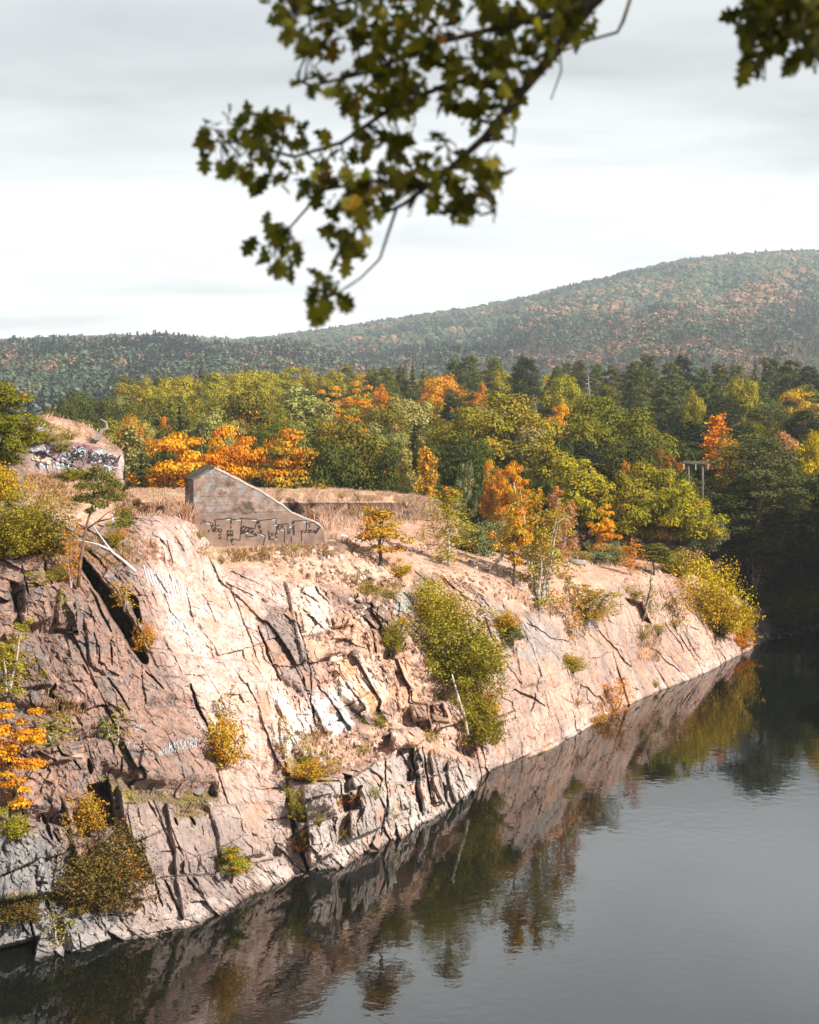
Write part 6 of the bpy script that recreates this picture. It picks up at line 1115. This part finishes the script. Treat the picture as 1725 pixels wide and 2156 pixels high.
# ----------------------------------------------------------------- the oak over the viewer: two blurred branches in frame, trunk out of it, and an unseen crown set to shade them
def oak_leaf():
    half = [(0, 0), (.03, .10), (.10, .16), (.20, .22), (.16, .30), (.13, .36), (.26, .42), (.36, .50), (.29, .56), (.17, .60), (.27, .68), (.30, .76), (.21, .80), (.12, .82), (.10, .92), (0, 1.0)]
    V = []; f = []
    for k, (a, b) in enumerate(half):
        z = -.35 * (b - .3) ** 2 + .05; V += [(a, b, z + .35 * a * a), (-a, b, z + .35 * a * a), (0, b, z)]
    for k in range(len(half) - 1):
        p, q = 3 * k, 3 * k + 3; f += [(p + 2, p, q, q + 2), (p + 1, p + 2, q + 2, q + 1)]
    return np.array(V, float), np.array(f)
def near_oak():
    m, nt, _, _ = mat('oak_leaves_near')
    a = N(nt, 'ShaderNodeAttribute', attribute_name='lv'); r = N(nt, 'ShaderNodeAttribute', attribute_name='lr')
    c = ramp(nt, a.outputs['Fac'], [(0, (.055, .058, .005)), (.5, (.19, .175, .012)), (.90, (.24, .20, .014)), (.96, (.36, .15, .012)), (.985, (.50, .46, .02))])
    hv = N(nt, 'ShaderNodeHueSaturation'); nt.links.new(c, hv.inputs['Color'])
    v = N(nt, 'ShaderNodeMath', operation='MULTIPLY_ADD'); nt.links.new(r.outputs['Fac'], v.inputs[0]); v.inputs[1].default_value = .8; v.inputs[2].default_value = .6; nt.links.new(v.outputs[0], hv.inputs['Value'])
    d = N(nt, 'ShaderNodeBsdfPrincipled'); d.inputs['Roughness'].default_value = .55; d.inputs['Specular IOR Level'].default_value = .25; t = N(nt, 'ShaderNodeBsdfTranslucent'); mx = N(nt, 'ShaderNodeMixShader'); mx.inputs[0].default_value = .6; o = N(nt, 'ShaderNodeOutputMaterial')
    nt.links.new(hv.outputs[0], d.inputs[0]); nt.links.new(hv.outputs[0], t.inputs[0]); nt.links.new(d.outputs[0], mx.inputs[1]); nt.links.new(t.outputs[0], mx.inputs[2]); nt.links.new(mx.outputs[0], o.inputs[0])
    root = empty('oak_tree', (4.6, 1.2, 18.0), 'overhanging oak whose blurred dark branches hang into the top of the view', 'tree')
    inv = Vector((-4.6, -1.2, -18.0))
    LV, LF = oak_leaf(); nv = len(LV)
    g = np.random.default_rng(12)
    def leafset(name, pos, dirs, size, par, dark=0.):
        n = len(pos); dirs = dirs / np.linalg.norm(dirs, axis=1)[:, None]
        nn = g.standard_normal((n, 3)) + np.array([.0, -.45, .55]); nn -= (nn * dirs).sum(1)[:, None] * dirs; nn /= np.linalg.norm(nn, axis=1)[:, None]
        s = np.cross(dirs, nn)
        V = (LV[None, :, 0:1] * s[:, None] + LV[None, :, 1:2] * dirs[:, None] + LV[None, :, 2:3] * nn[:, None]) * size[:, None, None] + pos[:, None] + np.array(inv)
        o = mesh_obj(name, V.reshape(-1, 3), (LF[None] + (np.arange(n) * nv)[:, None, None]).reshape(-1, 4), m, par, True)
        lv = g.random(n) * (1 - dark); fattr(o, 'lv', np.repeat(lv, nv)); fattr(o, 'lr', np.repeat(g.random(n) * (1 - dark), nv)); return o
    def branchset(name, lines, regions, Yc, size, dark):
        mb = MB(); twigp = []
        for pts, r0, r1 in lines:
            q = [Vector(P(x, y, Yc + dy)) + inv for x, y, dy in pts]; k = len(q)
            mb.tube(q, [r0 + (r1 - r0) * i / (k - 1) for i in range(k)], 7)
            for i in range(k - 1):
                for t in (0, .25, .5, .75): twigp.append((pts[i][0] + (pts[i + 1][0] - pts[i][0]) * t, pts[i][1] + (pts[i + 1][1] - pts[i][1]) * t, pts[i][2] + (pts[i + 1][2] - pts[i][2]) * t))
        tw = np.array(twigp); pos = []; dr = []
        for poly, n in regions:
            a = np.array(poly); cnt_ = 0; tries = 0
            while cnt_ < n and tries < 9000:
                tries += 1
                x = g.uniform(a[:, 0].min(), a[:, 0].max()); y = g.uniform(a[:, 1].min(), a[:, 1].max())
                if not in_poly(np.array([x]), np.array([y]), poly)[0]: continue
                j = np.argmin((tw[:, 0] - x) ** 2 + (tw[:, 1] - y) ** 2); dY = tw[j, 2] + g.normal(0, .22)
                c = Vector(P(x, y, Yc + dY)); b_ = Vector(P(tw[j, 0], tw[j, 1], Yc + tw[j, 2]))
                mid = b_.lerp(c, .5) + Vector((g.normal(0, .02), 0, g.normal(0, .02)))
                mb.tube([b_ + inv, mid + inv, c + inv], [.0042, .003, .0018], 4)
                k = g.integers(2, 5); base = (c - b_).normalized() if (c - b_).length > .03 else Vector((-.4, 0, -.3))
                for _ in range(k):
                    d = np.array(base) * .9 + g.normal(0, .6, 3) + np.array([-.25, 0, -.3]); pos.append(np.array(c) + g.normal(0, .012, 3)); dr.append(d)
                cnt_ += k
        br_ = mb.build(name, M['bark'], root, True)
        pos = np.array(pos); leafset('leaves', pos, np.array(dr), size * g.uniform(.7, 1.2, len(pos)), br_, dark)
    branchset('branch', [([(1420, -160, -.2), (1300, -50, -.1), (1238, 15, 0), (1185, 90, 0), (1110, 180, .05), (1020, 290, .1), (930, 370, .15), (850, 430, .2), (780, 462, .2)], .024, .004), ([(1238, 15, 0), (1080, 50, .1), (920, 90, .2), (780, 150, .25), (660, 180, .3), (620, 170, .3)], .012, .003), ([(1100, 190, .1), (960, 170, .2), (820, 230, .3), (720, 300, .35), (620, 330, .4), (500, 300, .4), (410, 295, .4)], .010, .003),
        ([(1250, 0, .1), (1100, -30, .1), (900, -20, .1), (700, 10, .1), (600, 25, .1)], .010, .003), ([(900, 395, .2), (780, 380, .25), (680, 400, .3), (610, 480, .3), (560, 520, .3)], .008, .0025), ([(835, 440, .2), (818, 490, .2), (800, 545, .2), (760, 585, .2), (715, 615, .2), (668, 640, .2)], .005, .002), ([(1330, -10, .3), (1312, 45, .3), (1300, 68, .3), (1240, 85, .3), (1180, 110, .3), (1182, 150, .3), (1160, 210, .3)], .006, .002), ([(960, 350, .15), (1010, 370, .1), (1040, 420, .1), (1040, 470, .1)], .005, .002), ([(760, 470, .25), (720, 520, .25), (700, 550, .25)], .005, .002), ([(1060, 240, .1), (1085, 270, .05), (1080, 310, .05)], .005, .002)],
        [([(575, -40), (1255, -40), (1240, 80), (1165, 105), (1090, 180), (1095, 290), (1060, 300), (1000, 250), (900, 200), (820, 240), (720, 235), (650, 180), (625, 90), (580, 40)], 660), ([(405, 288), (450, 262), (500, 250), (570, 250), (615, 225), (660, 310), (640, 350), (560, 390), (480, 395), (450, 330)], 115), ([(650, 350), (770, 285), (850, 275), (990, 290), (1050, 340), (1060, 390), (1030, 450), (975, 470), (930, 430), (830, 420), (760, 470), (700, 430), (630, 415)], 240), ([(540, 475), (600, 460), (635, 500), (615, 550), (575, 560)], 34), ([(690, 470), (765, 480), (760, 545), (705, 545)], 40), ([(650, 600), (695, 595), (700, 630), (665, 665)], 28), ([(1190, 40), (1245, 40), (1240, 90), (1200, 95)], 8)], 4.7, .069, 0.)
    branchset('branch', [([(1830, -120, 0), (1760, -20, 0), (1690, 40, 0), (1620, 70, 0), (1570, 60, 0)], .012, .003), ([(1690, 40, 0), (1640, 90, 0), (1600, 120, 0)], .006, .002), ([(1760, -20, 0), (1730, 60, 0), (1700, 110, 0)], .006, .002)],
        [([(1560, 30), (1600, -20), (1780, -30), (1780, 110), (1700, 125), (1640, 105), (1600, 140), (1575, 130), (1585, 80)], 280)], 4.4, .068, .45)
    mb = MB(); mb.tube([Vector((0, 0, -.4)), Vector((.05, 0, .8)), Vector((0, .1, 2.2)), Vector((-.2, .3, 3.6)), Vector((-.3, .5, 5.2))], [.42, .33, .29, .22, .1], 12)
    mb.tube([Vector((-.1, .2, 3.2)), Vector((-1.2, 1.6, 3.9)), Vector(P(1420, -160, 4.5)) + inv], [.12, .07, .024], 8); mb.tube([Vector((-.2, .3, 3.6)), Vector((-1.6, .9, 4.6)), Vector((-3.0, 1.3, 5.0))], [.12, .07, .03], 8); mb.tube([Vector((-.1, .2, 3.3)), Vector((-.8, 1.9, 3.6)), Vector(P(1830, -120, 4.4)) + inv], [.07, .04, .012], 8)
    mb.build('trunk', M['bark'], root, True)
    n = 2600; k = g.integers(0, 5, n); cc = np.array([(2.3, 3.0, 22.9), (3.6, 2.2, 23.2), (1.3, 3.3, 22.9), (3.0, 1.2, 22.4), (2.4, 3.7, 23.4)])[k]
    d = unit(g, n); pos = cc + d * (1.25 * g.random(n) ** .4)[:, None] * np.array([1, 1, .62])
    ok = pos[:, 2] > 20 + .2222 * pos[:, 1] + .28
    pos = pos[ok]; leafset('crown', pos, unit(g, len(pos)) + np.array([0, 0, -.3]), .15 * g.uniform(.7, 1.2, len(pos)), root)
near_oak()

# ----------------------------------------------------------------- air, sky, sun, camera
def haze():
    m, nt, _, _ = mat('haze_air'); v = N(nt, 'ShaderNodeVolumePrincipled'); o = N(nt, 'ShaderNodeOutputMaterial')
    v.inputs['Color'].default_value = (.80, .88, .95, 1); v.inputs['Density'].default_value = .00023; v.inputs['Anisotropy'].default_value = .2
    nt.links.new(v.outputs[0], o.inputs['Volume'])
    x0, x1, y0, y1, z0, z1 = -1500, 1500, -120, 3300, -40, 245
    V = [(x0, y0, z0), (x1, y0, z0), (x1, y1, z0), (x0, y1, z0), (x0, y0, z1), (x1, y0, z1), (x1, y1, z1), (x0, y1, z1)]
    b = mesh_obj('haze', V, [(0, 3, 2, 1), (4, 5, 6, 7), (0, 1, 5, 4), (1, 2, 6, 5), (2, 3, 7, 6), (3, 0, 4, 7)], m); tag(b, 'thin blue grey haze over the valley', 'haze', None, 'stuff')
haze()
def sky():
    w = bpy.data.worlds.new('World'); SC.world = w; w.use_nodes = True; nt = w.node_tree; nt.nodes.clear()
    s = N(nt, 'ShaderNodeTexSky'); s.sky_type = 'NISHITA'; s.sun_disc = False; s.sun_elevation = SUN_EL; s.sun_rotation = math.atan2(SUN_AZ.x, SUN_AZ.y); s.air_density = 1.2; s.dust_density = 2.5; s.ozone_density = 1.0
    tc = N(nt, 'ShaderNodeTexCoord'); sx = N(nt, 'ShaderNodeSeparateXYZ'); nt.links.new(tc.outputs['Generated'], sx.inputs[0])
    # high cloud sheet: direction projected on a layer overhead
    zz = N(nt, 'ShaderNodeMath', operation='MAXIMUM'); nt.links.new(sx.outputs[2], zz.inputs[0]); zz.inputs[1].default_value = 0.
    za = N(nt, 'ShaderNodeMath', operation='ADD'); nt.links.new(zz.outputs[0], za.inputs[0]); za.inputs[1].default_value = .10
    dv = N(nt, 'ShaderNodeVectorMath', operation='SCALE'); iv = N(nt, 'ShaderNodeMath', operation='DIVIDE'); iv.inputs[0].default_value = 1.; nt.links.new(za.outputs[0], iv.inputs[1]); nt.links.new(tc.outputs['Generated'], dv.inputs[0]); nt.links.new(iv.outputs[0], dv.inputs['Scale'])
    mp = N(nt, 'ShaderNodeMapping'); mp.inputs['Scale'].default_value = (.62, .95, .0); mp.inputs['Rotation'].default_value = (0, 0, R(12)); nt.links.new(dv.outputs[0], mp.inputs[0])
    n1 = noise(nt, 1.4, 7, .56, mp.outputs[0], .35)
    cl = ramp(nt, n1, [(.30, (4.5, 4.62, 4.66)), (.50, (5.8, 5.92, 5.94)), (.68, (7.3, 7.32, 7.25))])
    # the veil is thick and bright low down, thinner and greyer overhead
    el = N(nt, 'ShaderNodeMapRange'); nt.links.new(sx.outputs[2], el.inputs[0]); el.inputs[1].default_value = .0; el.inputs[2].default_value = .7
    veil = ramp(nt, el.outputs[0], [(0, (1.62, 1.63, 1.62)), (.12, (1.34, 1.36, 1.36)), (.25, (.74, .76, .765)), (.32, (.78, .80, .81)), (.38, (1.6, 1.62, 1.63)), (.52, (1.3, 1.33, 1.35)), (.75, (.18, .21, .25)), (1., (.10, .13, .17))])
    c2 = mix_rgb(nt, cl, veil, 1.0, 'MULTIPLY')
    c3 = mix_rgb(nt, s.outputs[0], c2, .92)
    b = N(nt, 'ShaderNodeBackground'); b.inputs[1].default_value = .10; o = N(nt, 'ShaderNodeOutputWorld'); nt.links.new(c3, b.inputs[0]); nt.links.new(b.outputs[0], o.inputs[0])
sky()
ld = bpy.data.lights.new('sun', 'SUN'); ld.energy = 5.0; ld.angle = R(.55); ld.color = (1, .905, .81)
lo_ = bpy.data.objects.new('sun', ld); COL.objects.link(lo_); lo_.rotation_euler = SUN.to_track_quat('Z', 'Y').to_euler(); lo_.location = SUN * 200
cd = bpy.data.cameras.new('camera'); cam = bpy.data.objects.new('camera', cd); COL.objects.link(cam); SC.camera = cam
cam.location = (0, 0, CZ); cam.rotation_euler = (R(90), 0, 0)
cd.sensor_width = 36; cd.lens = F / 2156 * 36; cd.shift_y = -(1078 - HY) / 2156; cd.clip_start = .1; cd.clip_end = 20000
cd.dof.use_dof = True; cd.dof.focus_distance = 100; cd.dof.aperture_fstop = 4.2
SC.view_settings.view_transform = 'Standard'; SC.view_settings.look = 'None'; SC.view_settings.gamma = 1; SC.view_settings.exposure = .85
SC.cycles.max_bounces = 6; SC.cycles.diffuse_bounces = 3; SC.cycles.volume_bounces = 0; SC.cycles.transparent_max_bounces = 4; SC.cycles.use_denoising = True
SC.cycles.sample_clamp_indirect = 6
